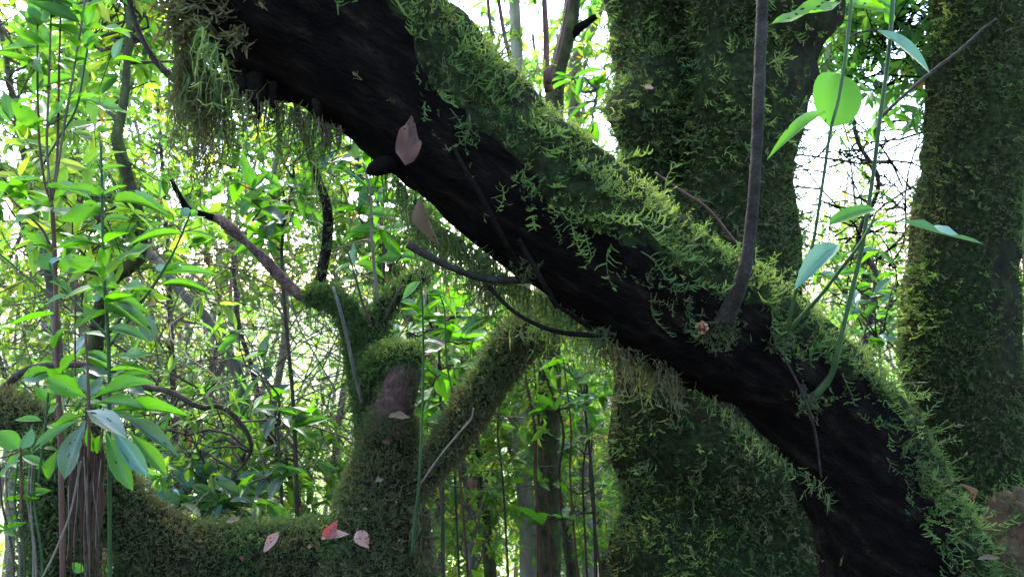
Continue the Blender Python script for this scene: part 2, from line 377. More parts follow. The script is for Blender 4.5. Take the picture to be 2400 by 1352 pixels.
def moss_on(G, n, protos, size, rng, keep=None, droop=0.5, tint=0.55, tvar=0.16, tscale=5.0, up=0.25, g=None, out=0.35, front=True, rough_=0.4, clump=0.0, lit_top=0.22):
    """fronds on a tube grid.  keep(p, normal, t) gives the share that stays"""
    c = G.mean(1); py = 676 - (c[:, 2] - CZ) / c[:, 1] * F; px = 1200 + c[:, 0] / c[:, 1] * F
    s = np.where((py > -330) & (py < 1560) & (px > -330) & (px < 2740))[0]
    G = G[max(s[0] - 1, 0):s[-1] + 2]
    p, nn, t = grid_sample(G, n, rng)
    if front:                                   # what the eye could come to see, and the rim
        v = nz(p - np.array((0, 0, CZ))); k = (nn * v).sum(1) < 0.35; p, nn, t = p[k], nn[k], t[k]
    if clump:                                   # tufts with bare gaps between them
        k = rng.random(len(p)) < np.clip(0.5 + 1.9 * noise_v(p, clump, 7.0), 0.06, 1); p, nn, t = p[k], nn[k], t[k]
    if keep is not None:
        k = rng.random(len(p)) < keep(p, nn, t); p, nn, t = p[k], nn[k], t[k]
    m_ = len(p)
    down = np.array((0, 0, -1.0))
    dr = droop * (0.55 + 0.45 * rng.random((m_, 1))) * (1 - 0.75 * np.clip(nn[:, 2:3], 0, 1))
    grow = nn * (1 - dr) * (out + 0.65) + down * dr + np.array((0, 0, up)) * np.clip(nn[:, 2:3], 0, 1) + rng.normal(0, rough_, (m_, 3))
    bend = nn + np.array((0, 0, 0.2)) + rng.normal(0, 0.5, (m_, 3))
    sz = rng.uniform(size[0], size[1], m_) * (0.75 + 0.5 * rng.random(m_))
    tn = noise_v(p, tscale, 4.0)
    ti = np.clip(tint + tvar * 1.6 * tn + lit_top * np.clip(nn[:, 2], -0.6, 1) + rng.normal(0, tvar * 0.5, m_), 0.12, 0.9)  # up-facing fronds tinted yellower, painting in light along the rim
    if g is None: g = Geo()
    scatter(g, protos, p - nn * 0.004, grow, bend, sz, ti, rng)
    return g

def hanging(g, tops, lens, rng, tint=0.4, wid=0.0016, nb=10):
    """long dangling moss strands with short side branches"""
    for q, L in zip(tops, lens):
        k = max(4, int(L / 0.022)); pts = [np.array(q, float)]
        d = np.array((rng.normal(0, 0.2), rng.normal(0, 0.2), -1.0))
        for _ in range(k):
            d = nz(d * 0.6 + np.array((rng.normal(0, 0.28), rng.normal(0, 0.28), -0.75))); pts.append(pts[-1] + d * L / k)
        pts = np.array(pts); sd = nz(np.cross((0.3, 0, 1), rng.normal(0, 1, 3)))
        ti = np.clip(rng.normal(tint, 0.13), 0.02, 0.92)
        v, f = ribbon(pts, wid * rng.uniform(0.7, 1.4), sd); g.add(v, [np.array(f)], ti)
        for _ in range(int(nb * L / 0.2) + 2):
            u = rng.integers(0, len(pts)); b = pts[u]; e = nz(rng.normal(0, 1, 3) + np.array((0, 0, -0.3))) * rng.uniform(0.008, 0.026)
            m_ = b + e * 0.55 + np.array((0, 0, -0.002)); v, f = ribbon(np.array([b, m_, b + e]), wid * rng.uniform(0.6, 1.1), nz(np.cross(e, rng.normal(0, 1, 3))))
            g.add(v, [np.array(f)], np.clip(ti + rng.normal(0.08, 0.1), 0.02, 0.95))

def moss_mat(G, mask, h, parent, base):
    """a matted cushion of moss: swells out of the bark where mask is high, sinks under it where it is low"""
    nt_, ns = G.shape[:2]; c = np.repeat(G.mean(1)[:, None], ns, 1); p = G.reshape(-1, 3); nn = nz(p - c.reshape(-1, 3))
    m_ = np.clip(mask(p, nn), 0, 1); f = 0.55 + 0.9 * noise_v(p, 30.0, 2.0) + 0.5 * noise_v(p, 70.0, 5.0)
    V = p + nn * (-0.007 + (0.007 + h * np.clip(f, 0.1, 1.4)) * m_)[:, None]
    return trunk_part('moss_mat', V.reshape(nt_, ns, 3), M['moss_mat'], parent, base)

# ------------------------------------------------------------------ leaves
def unit_leaf(name, mat, prof='lance', droop=0.12, fold=0.10, serr=0.0, nseg=9, wavy=0.0, twist=0.0):
    """leaf of length 1 along +X and width 1, face up +Z"""
    t = np.linspace(0, 1, nseg + 1)
    if prof == 'lance': h = np.sin(math.pi * t ** 0.85) ** 0.9
    elif prof == 'oval': h = np.sqrt(np.clip(1 - (2 * t - 1) ** 2, 0, 1)) ** 1.05
    elif prof == 'obov': h = np.sin(math.pi * t ** 1.45) ** 0.85
    else: h = np.sin(math.pi * t ** 0.62) ** 1.0
    h = np.maximum(h, 0.012); h[0] = 0.03
    if serr: h = h * (1 + serr * np.where(np.arange(nseg + 1) % 2, 1, -1) * (t > 0.2))
    V = []; uv = []
    for k, u in enumerate(t):
        for s in (-1, -0.5, 0, 0.5, 1):
            y = s * h[k] * 0.5; z = -droop * u * u + fold * abs(s) * h[k] + wavy * math.sin(u * 11 + s * 2) * abs(s) * h[k]
            a_ = twist * u; y2 = y * math.cos(a_) - z * 0; z2 = z + y * math.sin(a_)
            V.append((u, y2, z2)); uv.append((u, 0.5 + s * 0.5 * max(h[k], 0.05)))
    Fq = [(k * 5 + q, k * 5 + q + 5, k * 5 + q + 6, k * 5 + q + 1) for k in range(nseg) for q in range(4)]
    return mesh(name, V, [Fq], mat, True, None, uv)

LF = {}
for mk, nm in (('leaf', 'leaf'), ('lime_leaf', 'lime'), ('grey_sheen_leaf', 'dull'), ('teal_sheen_leaf', 'teal'), ('spotted_leaf', 'spot')):
    LF[nm] = [unit_leaf('leaf', M[mk], 'lance', 0.10, 0.10), unit_leaf('leaf', M[mk], 'lance', 0.2, 0.16, 0.05, 14), unit_leaf('leaf', M[mk], 'lance', -0.05, 0.06, 0, 9, 0.05)]
    LF[nm + '_oval'] = [unit_leaf('leaf', M[mk], 'oval', 0.1, 0.08), unit_leaf('leaf', M[mk], 'oval', 0.16, 0.14)]
    LF[nm + '_obov'] = [unit_leaf('leaf', M[mk], 'obov', 0.14, 0.10, 0.03, 12), unit_leaf('leaf', M[mk], 'obov', 0.24, 0.14, 0, 10, 0.03)]
    LF[nm + '_twist'] = [unit_leaf('leaf', M[mk], 'lance', 0.12, 0.12, 0, 12, 0, 1.3)]
NB = {'c': (0.1, -1, 0.45), 'u': (0, -0.22, 1), 'e': (0, 0.06, 1), 'd': (0.15, -0.8, -0.6), 's': (0.9, -0.5, 0.3), 'l': (-0.8, -0.6, 0.4), 'm': (0, -0.6, 0.8)}

def leaf_matrix(b, t, width, nh):
    b, t = np.asarray(b, float), np.asarray(t, float); X = t - b; L = np.linalg.norm(X); X = X / L
    Z = np.asarray(nh, float); Z = Z - X * Z.dot(X)
    if np.linalg.norm(Z) < 1e-3: Z = np.cross(X, (1, 0, 0.1))
    Z = nz(Z); Y = np.cross(Z, X)
    m_ = Matrix.Identity(4)
    for r_ in range(3):
        m_[r_][0] = X[r_] * L; m_[r_][1] = Y[r_] * width; m_[r_][2] = Z[r_] * L; m_[r_][3] = b[r_]
    return m_

def put_leaf(parent, base, kind, b, t, width, nh, name='leaf', rng=random):
    me = rng.choice(LF[kind]) if isinstance(kind, str) else kind
    o = bpy.data.objects.new(name, me); COL.objects.link(o)
    if parent is not None: o.parent = parent
    o.matrix_basis = Matrix.Translation(-Vector([float(c) for c in base])) @ leaf_matrix(b, t, width, nh)
    return o

def px_leaf(parent, base, row):
    """row: base px, py, tip px, py, depth, width px, kind, normal hint[, tip depth offset]"""
    bx, by, tx, ty, d, wd, kd, nh = row[:8]; dd = row[8] if len(row) > 8 else 0.0
    return put_leaf(parent, base, kd, P(bx, by, d), P(tx, ty, d + dd), wd * d / F, NB[nh])

# small leaf used by the thousand in crowns
_v = np.array([(0, 0, 0), (.3, -.42, .05), (.3, 0, -.01), (.3, .42, .05), (.68, -.38, -.0), (.68, 0, -.05), (.68, .38, -.0), (1, 0, -.14)])
_f = np.array([(0, 1, 2), (0, 2, 3), (1, 4, 5), (1, 5, 2), (2, 5, 6), (2, 6, 3), (4, 7, 5), (5, 7, 6)])
_v4 = np.array([(0, 0, 0), (.45, -.45, .03), (.5, 0, -.03), (.45, .45, .03), (1, 0, -.1)]); _f4 = np.array([(0, 1, 2), (0, 2, 3), (1, 4, 2), (2, 4, 3)])
def add_leaves(g, b, axis, up, L, W, tint, _v=_v, _f=_f):
    X = nz(axis); Z = up - X * (up * X).sum(1, keepdims=True); Z = nz(Z); Y = np.cross(Z, X)
    V = b[:, None] + _v[None, :, 0:1] * (X * L[:, None])[:, None] + _v[None, :, 1:2] * (Y * W[:, None])[:, None] + _v[None, :, 2:3] * (Z * L[:, None])[:, None]
    n = len(b); off = (np.arange(n) * len(_v))[:, None, None]
    g.add(V.reshape(-1, 3), [(_f[None] + off).reshape(-1, 3)], np.repeat(tint, len(_v)))

def wavy_path(a, b, rng, k=5, amp=0.12, sag=0.0):
    a, b = np.asarray(a, float), np.asarray(b, float); L = np.linalg.norm(b - a); t = np.linspace(0, 1, k)[:, None]
    p = a * (1 - t) + b * t + rng.normal(0, amp * L, (k, 3)) * np.sin(math.pi * t) + np.array((0, 0, sag * L)) * np.sin(math.pi * t)
    return p

def whorls(g, tips, dirs, rng, leaf, tint, n=(4, 8), ratio=0.36, spread=0.9, small=False):
    B, A, U, L, T = [], [], [], [], []
    for q, d in zip(tips, dirs):
        k = rng.integers(n[0], n[1]); t0 = np.clip(rng.normal(tint, 0.16), 0.02, 0.9)
        for _ in range(k):
            e = rng.normal(0, 1, 3); e -= d * e.dot(d); e = nz(e)
            a_ = nz(d * rng.uniform(0.0, 1.0) + e * spread + np.array((0, 0, rng.normal(-0.15, 0.35))))
            B.append(q + d * rng.uniform(-0.3, 0.1) * leaf); A.append(a_); U.append(nz(d * 0.8 + np.array((0, 0, 0.7)) + rng.normal(0, 0.55, 3)))
            L.append(leaf * rng.uniform(0.6, 1.25)); T.append(1.0 if rng.random() < 0.008 else np.clip(t0 + rng.normal(0, 0.1), 0, 0.93))
    if not B: return
    L = np.array(L); add_leaves(g, np.array(B), np.array(A), np.array(U), L, L * ratio * rng.uniform(0.75, 1.2, len(L)), np.array(T), *((_v4, _f4) if small else ()))

def grow_crown(gb, gl, starts, targets, rng, leaf, tint, r0=0.012, twigs=4, n=(4, 8), amp=0.12, reach=0.35, ns=4, ratio=0.36, small=False):
    """branches from the nearest of starts to every target, twigs with leaf whorls at their tips"""
    starts = np.asarray(starts, float)
    for q in targets:
        dd = np.linalg.norm(starts - q, axis=1) + np.maximum(0, starts[:, 2] - q[2]) * 0.5
        a = starts[np.argmin(dd + rng.random(len(dd)) * 0.3)]
        p = wavy_path(a, q, rng, 5, amp, 0.08); L = np.linalg.norm(q - a)
        r_ = r0 * min(1.6, 0.5 + L * 0.6)
        add_tube(gb, np.column_stack([p, np.linspace(r_, r_ * 0.35, 5)]), 7, ns)
        tips, dirs = [], []
        for k in range(twigs):
            u = 1.0 if k == 0 else rng.uniform(0.45, 1.0); b = np.array([np.interp(u, np.linspace(0, 1, 5), p[:, c]) for c in range(3)])
            d = nz(nz(q - a) * 0.5 + rng.normal(0, 0.75, 3) + np.array((0, 0, 0.25))); e = b + d * rng.uniform(0.3, 1.0) * reach
            pp = wavy_path(b, e, rng, 4, 0.12); add_tube(gb, np.column_stack([pp, np.linspace(r_ * 0.4, r_ * 0.2, 4)]), 4, 3)
            tips.append(e); dirs.append(d)
            if rng.random() < 0.5: tips.append(pp[2]); dirs.append(d)
        whorls(gl, tips, dirs, rng, leaf, tint, n, ratio, small=small)

def tangle(g, center, rad, n, rng, L=(0.5, 1.6), r=(0.0015, 0.005)):
    """crooked bare twigs crossing each other"""
    for _ in range(n):
        a = center + rng.uniform(-1, 1, 3) * rad; d = nz(rng.normal(0, 1, 3) * np.array((1, 0.5, 0.7))); l = rng.uniform(*L); k = 7
        pts = [a]
        for _ in range(k):
            d = nz(d + rng.normal(0, 0.28, 3)); pts.append(pts[-1] + d * l / k)
        rr = rng.uniform(*r); add_tube(g, np.column_stack([pts, np.linspace(rr, rr * 0.35, k + 1)]), 10, 3)
        for _ in range(2):
            u = rng.integers(2, k); e = nz(d + rng.normal(0, 0.8, 3)) * l * rng.uniform(0.15, 0.4)
            pp = wavy_path(pts[u], pts[u] + e, rng, 4, 0.15); add_tube(g, np.column_stack([pp, np.linspace(rr * 0.5, rr * 0.25, 4)]), 4, 3)

# ------------------------------------------------------------------ the leaning tree across the picture
rng = np.random.default_rng(11)
def trunk_part(name, G, mat, parent, base, caps=True):
    V = np.vstack([G.reshape(-1, 3), G[0].mean(0), G[-1].mean(0)]) - base
    return put(name, mesh(name, V, grid_faces(G.shape[0], G.shape[1]), mat, True), parent)

rows = [(2230, 1680, 1.80, 520), (2165, 1470, 1.75, 400), (2108, 1300, 1.70, 345), (2030, 1125, 1.64, 305), (1950, 985, 1.60, 285), (1790, 825, 1.55, 285),
        (1602, 728, 1.50, 315), (1318, 512, 1.45, 345), (915, 160, 1.42, 385), (730, -20, 1.45, 560), (660, -230, 1.52, 560), (640, -520, 1.6, 500), (640, -1100, 1.7, 420), (600, -2000, 1.75, 360)]
C0 = px_ctrl(rows)
LEAN = empty('leaning_tree', C0[0][:3] + np.array((0, 0, 0.05)), 'thick leaning tree trunk with dark underside and moss along its top, crossing the foreground', 'tree')
LB = np.array(LEAN.location)
LG = tube_grid(C0, 190, 84, 0.10, 5.0, 0.05, 2.0)
for i in range(LG.shape[0]):                     # rough bark relief
    for j in range(LG.shape[1]):
        q = LG[i, j]; LG[i, j] = q + nz(q - LG[i].mean(0)) * (0.009 * n3(q, 17.0) + 0.006 * n3(q, 41.0))
trunk_part('trunk', LG, M['lean_bark'], LEAN, LB)
SIDE = nz(np.array((0.50, 0.0, 0.82)))
def lean_v(p, nn):
    px = 1200 + p[:, 0] / p[:, 1] * F
    thr = np.interp(px, [600, 900, 1100, 1300, 1500, 1700, 1900, 2050, 2200, 2400], [0.55, 0.40, -0.05, -0.25, -0.08, 0.12, 0.28, 0.20, 0.18, 0.1])
    v = nn @ SIDE + 0.42 * noise_v(p, 5.5) + 0.25 * noise_v(p, 14.0)
    return px, v - thr
def lean_keep(p, nn, t):
    px, v = lean_v(p, nn)
    return np.clip(v / 0.16, 0, 1) * (p[:, 2] < 2.6) * np.clip(0.30 + 1.0 * (nn @ SIDE) + np.clip((px - 1900) / 300, 0, .5), 0.22, 1)
moss_mat(LG, lambda p, nn: lean_v(p, nn)[1] / 0.35 + 0.1, 0.012, LEAN, LB)
g = moss_on(LG, 64000, FROND_M, (0.012, 0.025), rng, lean_keep, 0.6, 0.53, 0.26, 6.0, up=0.0, clump=17.0, lit_top=0.34)
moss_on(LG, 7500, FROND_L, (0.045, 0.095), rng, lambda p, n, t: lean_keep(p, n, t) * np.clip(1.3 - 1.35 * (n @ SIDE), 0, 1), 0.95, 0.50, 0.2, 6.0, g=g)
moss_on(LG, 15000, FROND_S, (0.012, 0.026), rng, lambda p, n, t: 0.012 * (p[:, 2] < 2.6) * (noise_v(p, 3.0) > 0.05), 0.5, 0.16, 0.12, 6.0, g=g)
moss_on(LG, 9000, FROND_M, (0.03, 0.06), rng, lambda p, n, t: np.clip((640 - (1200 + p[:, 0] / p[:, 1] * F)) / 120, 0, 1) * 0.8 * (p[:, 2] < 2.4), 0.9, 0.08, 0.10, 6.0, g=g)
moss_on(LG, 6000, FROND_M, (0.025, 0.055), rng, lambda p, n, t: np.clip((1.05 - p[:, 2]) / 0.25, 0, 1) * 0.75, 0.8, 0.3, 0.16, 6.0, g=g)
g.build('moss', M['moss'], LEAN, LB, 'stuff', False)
print('lean moss verts', g.n)

# dangling moss under its left end and along its lower edge
g = Geo()
def hang_px(x0, x1, yf, d0, d1, n, l0, l1, tint, nb=10, wid=0.0015):
    x = rng.uniform(x0, x1, n); d = rng.uniform(d0, d1, n)
    hanging(g, [P(a, yf(a) + rng.uniform(-12, 8), b) for a, b in zip(x, d)], rng.uniform(l0, l1, n) * rng.uniform(0.5, 1, n), rng, tint, wid, nb)
hang_px(395, 470, lambda x: 20 + (x - 395) * 1.5, 1.36, 1.5, 90, 0.08, 0.2, 0.04, 14)
hang_px(410, 520, lambda x: 130 + (x - 410) * .6, 1.34, 1.5, 190, 0.08, 0.27, 0.05, 16)
hang_px(430, 560, lambda x: 170 + (x - 430) * .3, 1.32, 1.46, 60, 0.04, 0.18, 0.4, 16)
hang_px(462, 532, lambda x: 60 + (x - 462) * 1.2, 1.2, 1.27, 24, 0.05, 0.13, 0.62, 18, 0.0014)
hang_px(540, 800, lambda x: 205 + (x - 540) * .38, 1.3, 1.46, 150, 0.02, 0.09, 0.05, 14)
hang_px(600, 780, lambda x: 235 + (x - 600) * .3, 1.36, 1.46, 38, 0.05, 0.26, 0.6, 16)
hang_px(880, 1000, lambda x: 380 + (x - 880) * .9, 1.36, 1.46, 60, 0.05, 0.13, 0.45, 14)
hang_px(960, 1190, lambda x: 490 + (x - 960) * .65, 1.36, 1.5, 300, 0.03, 0.13, 0.45, 16)
hang_px(1100, 1170, lambda x: 620 + (x - 1100) * .4, 1.36, 1.46, 60, 0.06, 0.12, 0.25, 16)
hang_px(1180, 1420, lambda x: 650 + (x - 1180) * .55, 1.42, 1.6, 260, 0.02, 0.13, 0.48, 16)
hang_px(1400, 1600, lambda x: 780 + (x - 1400) * .5, 1.42, 1.56, 170, 0.02, 0.11, 0.12, 16)
hang_px(1600, 1950, lambda x: 880 + (x - 1600) * .8, 1.46, 1.62, 120, 0.01, 0.05, 0.4, 14)
g.build('hanging_moss', M['moss'], LEAN, LB, 'stuff', False)

# unseen crown over the leaning tree, added to shade the near trunks
def shade_canopy(parent, base, starts, boxes, nb, seed, leaf=0.17, twigs=5):
    r = np.random.default_rng(seed); gb, gl = Geo(), Geo(); tg = []
    for (lo, hi) in boxes:
        tg += list(r.uniform(lo, hi, (nb, 3)))
    hubs = list(starts)
    for (lo, hi) in boxes:                     # limbs first, then branches from the limbs
        for _ in range(3):
            e = r.uniform(lo, hi); p = wavy_path(starts[r.integers(len(starts))], e, r, 6, 0.08, 0.05)
            add_tube(gb, np.column_stack([p, np.linspace(0.07, 0.02, 6)]), 12, 7); hubs += list(p[2:])
    grow_crown(gb, gl, hubs, tg, r, leaf, 0.4, 0.012, twigs, (5, 9), 0.12, 0.45, 4, 0.4)
    gb.build('branches', M['dark_bark'], parent, base, 'stuff'); gl.build('crown', M['foliage'], parent, base, 'stuff', False)

shade_canopy(LEAN, LB, [C0[-1][:3], C0[-2][:3]], [((-4.5, -3.5, 4.2), (1.0, 0.6, 5.8))], 13, 5)

# stubs, knots, sticks and shoots of the leaning tree
g = Geo()
add_tube(g, px_ctrl([(960, 395, 1.42, 60), (915, 385, 1.36, 44), (880, 395, 1.32, 36), (862, 405, 1.31, 14)]), 12, 10, 0.12, 20)
g.build('branch_stub', M['dark_bark'], LEAN, LB)
for a, b, s in ((600, 225, 60), (640, 240, 26), (745, 270, 30), (570, 210, 30)):
    g = Geo(); add_tube(g, px_ctrl([(a, b - 45, 1.36, s * .8), (a + 2, b + s * .1, 1.35, s * .62), (a + 6, b + s * .6, 1.35, s * .26), (a + 8, b + s, 1.35, 2)]), 14, 11, 0.55, 40)
    g.build('bark_flake', M['dark_bark'], LEAN, LB)
g = Geo()
add_tube(g, px_ctrl([(1645, 768, 1.44, 34), (1645, 768, 1.38, 26), (1644, 766, 1.35, 20), (1646, 769, 1.335, 10)]), 10, 9, 0.35, 60)
for k in range(7):
    a_ = k / 7 * 6.28 + .3 * (k % 2); c = P(1645 + 9 * math.cos(a_), 768 + 9 * math.sin(a_), 1.365); c2 = P(1645 + 13 * math.cos(a_ + .3), 768 + 12 * math.sin(a_ + .3), 1.325 + 0.008 * (k % 3))
    add_tube(g, np.array([np.append(P(1645 + 6 * math.cos(a_), 768 + 6 * math.sin(a_), 1.42), 0.006), np.append(c, 0.0055), np.append(c2, 0.003)]), 6, 5, 0.3, 60)
g.build('cut_knot', M['cut_wood'], LEAN, LB, label='small orange cut knot on the dark trunk')

def stick(name, rows, mat, parent, base, ns=7, bump=0.08, nt_=None, label=None):
    g = Geo(); add_tube(g, px_ctrl(rows), nt_ or max(8, len(rows) * 5), ns, bump, 30); return g.build(name, mat, parent, base, None, True, label)
stick('shoot', [(1680, 795, 1.44, 74), (1692, 765, 1.40, 54), (1712, 722, 1.365, 41), (1742, 645, 1.33, 33), (1757, 560, 1.33, 29), (1768, 440, 1.33, 27), (1776, 290, 1.34, 27), (1781, 150, 1.35, 27), (1788, -30, 1.36, 27), (1795, -300, 1.4, 24), (1790, -700, 1.45, 16)],
      M['shoot_bark'], LEAN, LB, 14, 0.11, 90, 'straight grey brown shoot rising from the mossy trunk')
stick('twig', [(955, 572, 1.22, 21), (1000, 598, 1.23, 19), (1060, 628, 1.26, 17), (1130, 652, 1.32, 17), (1210, 656, 1.38, 20), (1260, 650, 1.45, 26)], M['shoot_bark'], LEAN, LB)
stick('twig', [(1145, 672, 1.33, 10), (1190, 718, 1.32, 10), (1240, 752, 1.32, 10), (1310, 778, 1.33, 11), (1400, 786, 1.38, 14), (1440, 780, 1.44, 16)], M['dark_bark'], LEAN, LB)
stick('twig', [(1300, 712, 1.38, 9), (1345, 742, 1.37, 10), (1395, 775, 1.40, 12)], M['dark_bark'], LEAN, LB)
stick('twig', [(1062, 345, 1.27, 9), (1095, 405, 1.265, 11), (1130, 465, 1.265, 12), (1165, 530, 1.265, 12), (1190, 580, 1.28, 12), (1215, 625, 1.32, 14)], M['dark_bark'], LEAN, LB, label='bare dark stick lying along the underside')
stick('twig', [(1215, 560, 1.27, 12), (1260, 640, 1.275, 13), (1305, 720, 1.30, 13)], M['dark_bark'], LEAN, LB)
stick('twig', [(288, -60, 1.42, 11), (305, 10, 1.42, 12), (325, 75, 1.42, 13), (362, 140, 1.41, 15), (405, 183, 1.40, 18), (450, 200, 1.40, 26)], M['shoot_bark'], LEAN, LB)
stick('twig', [(1880, 900, 1.44, 16), (1890, 945, 1.42, 14), (1925, 905, 1.42, 12), (1945, 880, 1.43, 10)], M['shoot_bark'], LEAN, LB)
stick('twig', [(1840, 840, 1.42, 5), (1880, 920, 1.40, 6), (1910, 1010, 1.42, 6), (1925, 1120, 1.46, 5)], M['shoot_bark'], LEAN, LB)
stick('twig', [(1535, 405, 1.60, 6), (1600, 450, 1.58, 7), (1660, 490, 1.56, 7), (1725, 570, 1.55, 8)], M['brown_stem'], LEAN, LB)
for rw in ([(1288, 215, 1.55, 24), (1281, 180, 1.55, 18), (1280, 90, 1.56, 14), (1275, -30, 1.58, 13), (1270, -300, 1.6, 11)],
           [(1285, 195, 1.54, 14), (1298, 160, 1.54, 11), (1318, 80, 1.54, 9), (1336, -20, 1.55, 8), (1380, -250, 1.6, 7)],
           [(1195, 130, 1.55, 12), (1184, 90, 1.56, 10), (1175, 40, 1.57, 9), (1165, -40, 1.58, 9), (1150, -300, 1.6, 8)],
           [(1156, 90, 1.56, 9), (1148, 50, 1.57, 8), (1142, -30, 1.58, 8), (1130, -300, 1.6, 7)]):
    stick('shoot', rw, M['brown_stem'], LEAN, LB)

# tufts of moss round the feet of shoots
g = Geo()
for x, y, d, n in ((1700, 752, 1.385, 110), (1690, 790, 1.375, 60), (1830, 800, 1.40, 90), (1893, 945, 1.42, 80), (1640, 790, 1.36, 30), (1225, 640, 1.36, 60), (1405, 790, 1.37, 70), (430, 195, 1.38, 60)):
    c = P(x, y, d); q = c + rng.normal(0, 1, (n, 3)) * np.array((0.013, 0.006, 0.011)); up = nz(rng.normal(0, 0.5, (n, 3)) + np.array((0, -0.8, -0.1)))
    scatter(g, FROND_M, q, up, rng.normal(0, 1, (n, 3)), rng.uniform(0.007, 0.017, n), rng.uniform(0.2, 0.5, n), rng)
g.build('moss_tufts', M['moss'], LEAN, LB, 'stuff', False)

# green leafy sprouts on the leaning tree
s1 = stick('sprout', [(1828, 805, 1.42, 13), (1845, 765, 1.38, 9), (1872, 660, 1.34, 8.5), (1902, 585, 1.32, 8), (1925, 450, 1.30, 8), (1946, 310, 1.29, 8), (1967, 225, 1.29, 8), (1988, 80, 1.29, 8), (1997, -30, 1.29, 7), (2010, -200, 1.3, 5)], M['green_stem'], LEAN, LB, 8, 0.10, 60)
s2 = stick('sprout', [(1890, 945, 1.44, 18), (1935, 900, 1.40, 15), (1955, 860, 1.38, 13), (1972, 785, 1.36, 12), (1997, 680, 1.35, 11), (2020, 580, 1.34, 10.5), (2036, 480, 1.33, 10), (2050, 380, 1.32, 10), (2066, 250, 1.31, 10), (2082, 130, 1.31, 9), (2094, -20, 1.31, 10), (2105, -250, 1.33, 7)], M['green_stem'], LEAN, LB, 9, 0.10, 70)
stick('side_twig', [(2062, 278, 1.315, 9), (2110, 232, 1.33, 8), (2180, 172, 1.36, 8), (2250, 118, 1.39, 7), (2300, 72, 1.41, 6), (2335, 45, 1.42, 4)], M['shoot_bark'], s2, LB)
s3 = stick('sprout', [(1832, 790, 1.40, 12), (1870, 750, 1.37, 10), (1925, 690, 1.33, 9), (1975, 625, 1.30, 8), (2010, 580, 1.28, 8), (2040, 530, 1.27, 7), (2052, 500, 1.27, 5)], M['green_stem'], LEAN, LB, 7, 0.03, 40)
for par, row in (
    (s1, (1945, 300, 1968, 160, 1.31, 118, 'lime_oval', 'c', 0.02)),
    (s1, (1936, 262, 1802, 352, 1.29, 30, 'leaf', 'm', -0.09)),
    (s1, (1965, 575, 1866, 655, 1.30, 52, 'teal', 'm', -0.05)),
    (s1, (1972, 5, 1808, 66, 1.29, 58, 'spot', 'm', -0.02)),
    (s1, (1992, 10, 2090, 18, 1.30, 48, 'spot', 'c', 0.02)),
    (s2, (2055, 72, 2190, 160, 1.30, 50, 'teal', 'm', -0.03)),
    (s3, (2052, 490, 1946, 516, 1.27, 44, 'lime_oval', 'm', -0.04)),
    (s3, (2045, 532, 2110, 518, 1.275, 14, 'lime', 'u')),
    (s3, (2098, 516, 2300, 582, 1.27, 34, 'teal', 'e', -0.09)),
    (s2, (2096, 20, 2010, -40, 1.32, 46, 'leaf', 'c')),
    (s2, (2088, 60, 2075, 15, 1.31, 30, 'lime', 'c')),
    (s1, (2000, -20, 1930, 12, 1.32, 34, 'leaf', 'u')),
): px_leaf(par, LB, row)
stick('side_twig', [(1985, 95, 1.29, 5), (2010, 78, 1.295, 5), (2055, 70, 1.30, 4)], M['shoot_bark'], s1, LB)

# ------------------------------------------------------------------ the big mossy tree behind it
rows = [(1700, 2000, 2.75, 700), (1700, 1450, 2.75, 560), (1690, 1200, 2.75, 520), (1655, 900, 2.72, 480), (1645, 600, 2.70, 440), (1655, 300, 2.70, 460), (1685, 0, 2.72, 540), (1690, -300, 2.75, 500), (1640, -1100, 2.9, 400), (1600, -2200, 3.0, 300)]
C1 = px_ctrl(rows)
BIG = empty('mossy_tree', C1[0][:3], 'broad upright tree trunk shaggy with green moss, directly behind the leaning trunk', 'tree', 'upright mossy trees')
BB = np.array(BIG.location)
C1[:, 3] *= 0.94
BG = tube_grid(C1, 110, 64, 0.10, 3.0, 0.22, 5.0)
for i in range(BG.shape[0]):                     # the trunk is two stems grown together: a deep groove between them
    cc = BG[i].mean(0)
    for j in range(BG.shape[1]):
        q = BG[i, j]; px = 1200 + q[0] / q[1] * F; py = 676 - (q[2] - CZ) / q[1] * F
        if q[1] < cc[1]: BG[i, j] = q + (cc - q) * 0.52 * math.exp(-((px - 1568 - 20 * n3(q, 2.0)) / 42.0) ** 2) * min(1, max(0, (640 - py) / 260.0))
trunk_part('trunk', BG, M['mossy_bark'], BIG, BB)
def big_keep(p, nn, t):
    px = 1200 + p[:, 0] / p[:, 1] * F; py = 676 - (p[:, 2] - CZ) / p[:, 1] * F
    v = 0.78 + 1.1 * noise_v(p * np.array((1, 1, .4)), 4.0) - np.clip((px - 1810) / 80, 0, 1) * 0.8 * (py < 760) - np.clip((1560 - px) / 300, 0, .12)
    v = v + 0.3 * np.exp(-((px - 1670) / 90) ** 2) * (py < 520)  # denser moss on the centre lobe imitates its sky-lit brightness
    return np.clip(v, 0.06, 1) * (py > -160) * (py < 1450)
moss_mat(BG, lambda p, nn: big_keep(p, nn, 0) * 1.6 - 0.1, 0.014, BIG, BB)
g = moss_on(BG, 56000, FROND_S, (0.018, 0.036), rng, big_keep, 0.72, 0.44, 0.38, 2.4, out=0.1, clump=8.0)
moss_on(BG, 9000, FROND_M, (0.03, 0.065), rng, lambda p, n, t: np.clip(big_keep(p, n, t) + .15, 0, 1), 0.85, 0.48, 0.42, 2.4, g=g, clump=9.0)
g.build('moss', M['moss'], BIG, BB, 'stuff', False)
print('big moss verts', g.n)
shade_canopy(BIG, BB, [C1[-1][:3], C1[-2][:3]], [((-1.5, 1.5, 5.4), (4.5, 4.8, 7.0))], 15, 6)  # leaf cover out of view, added for shade below

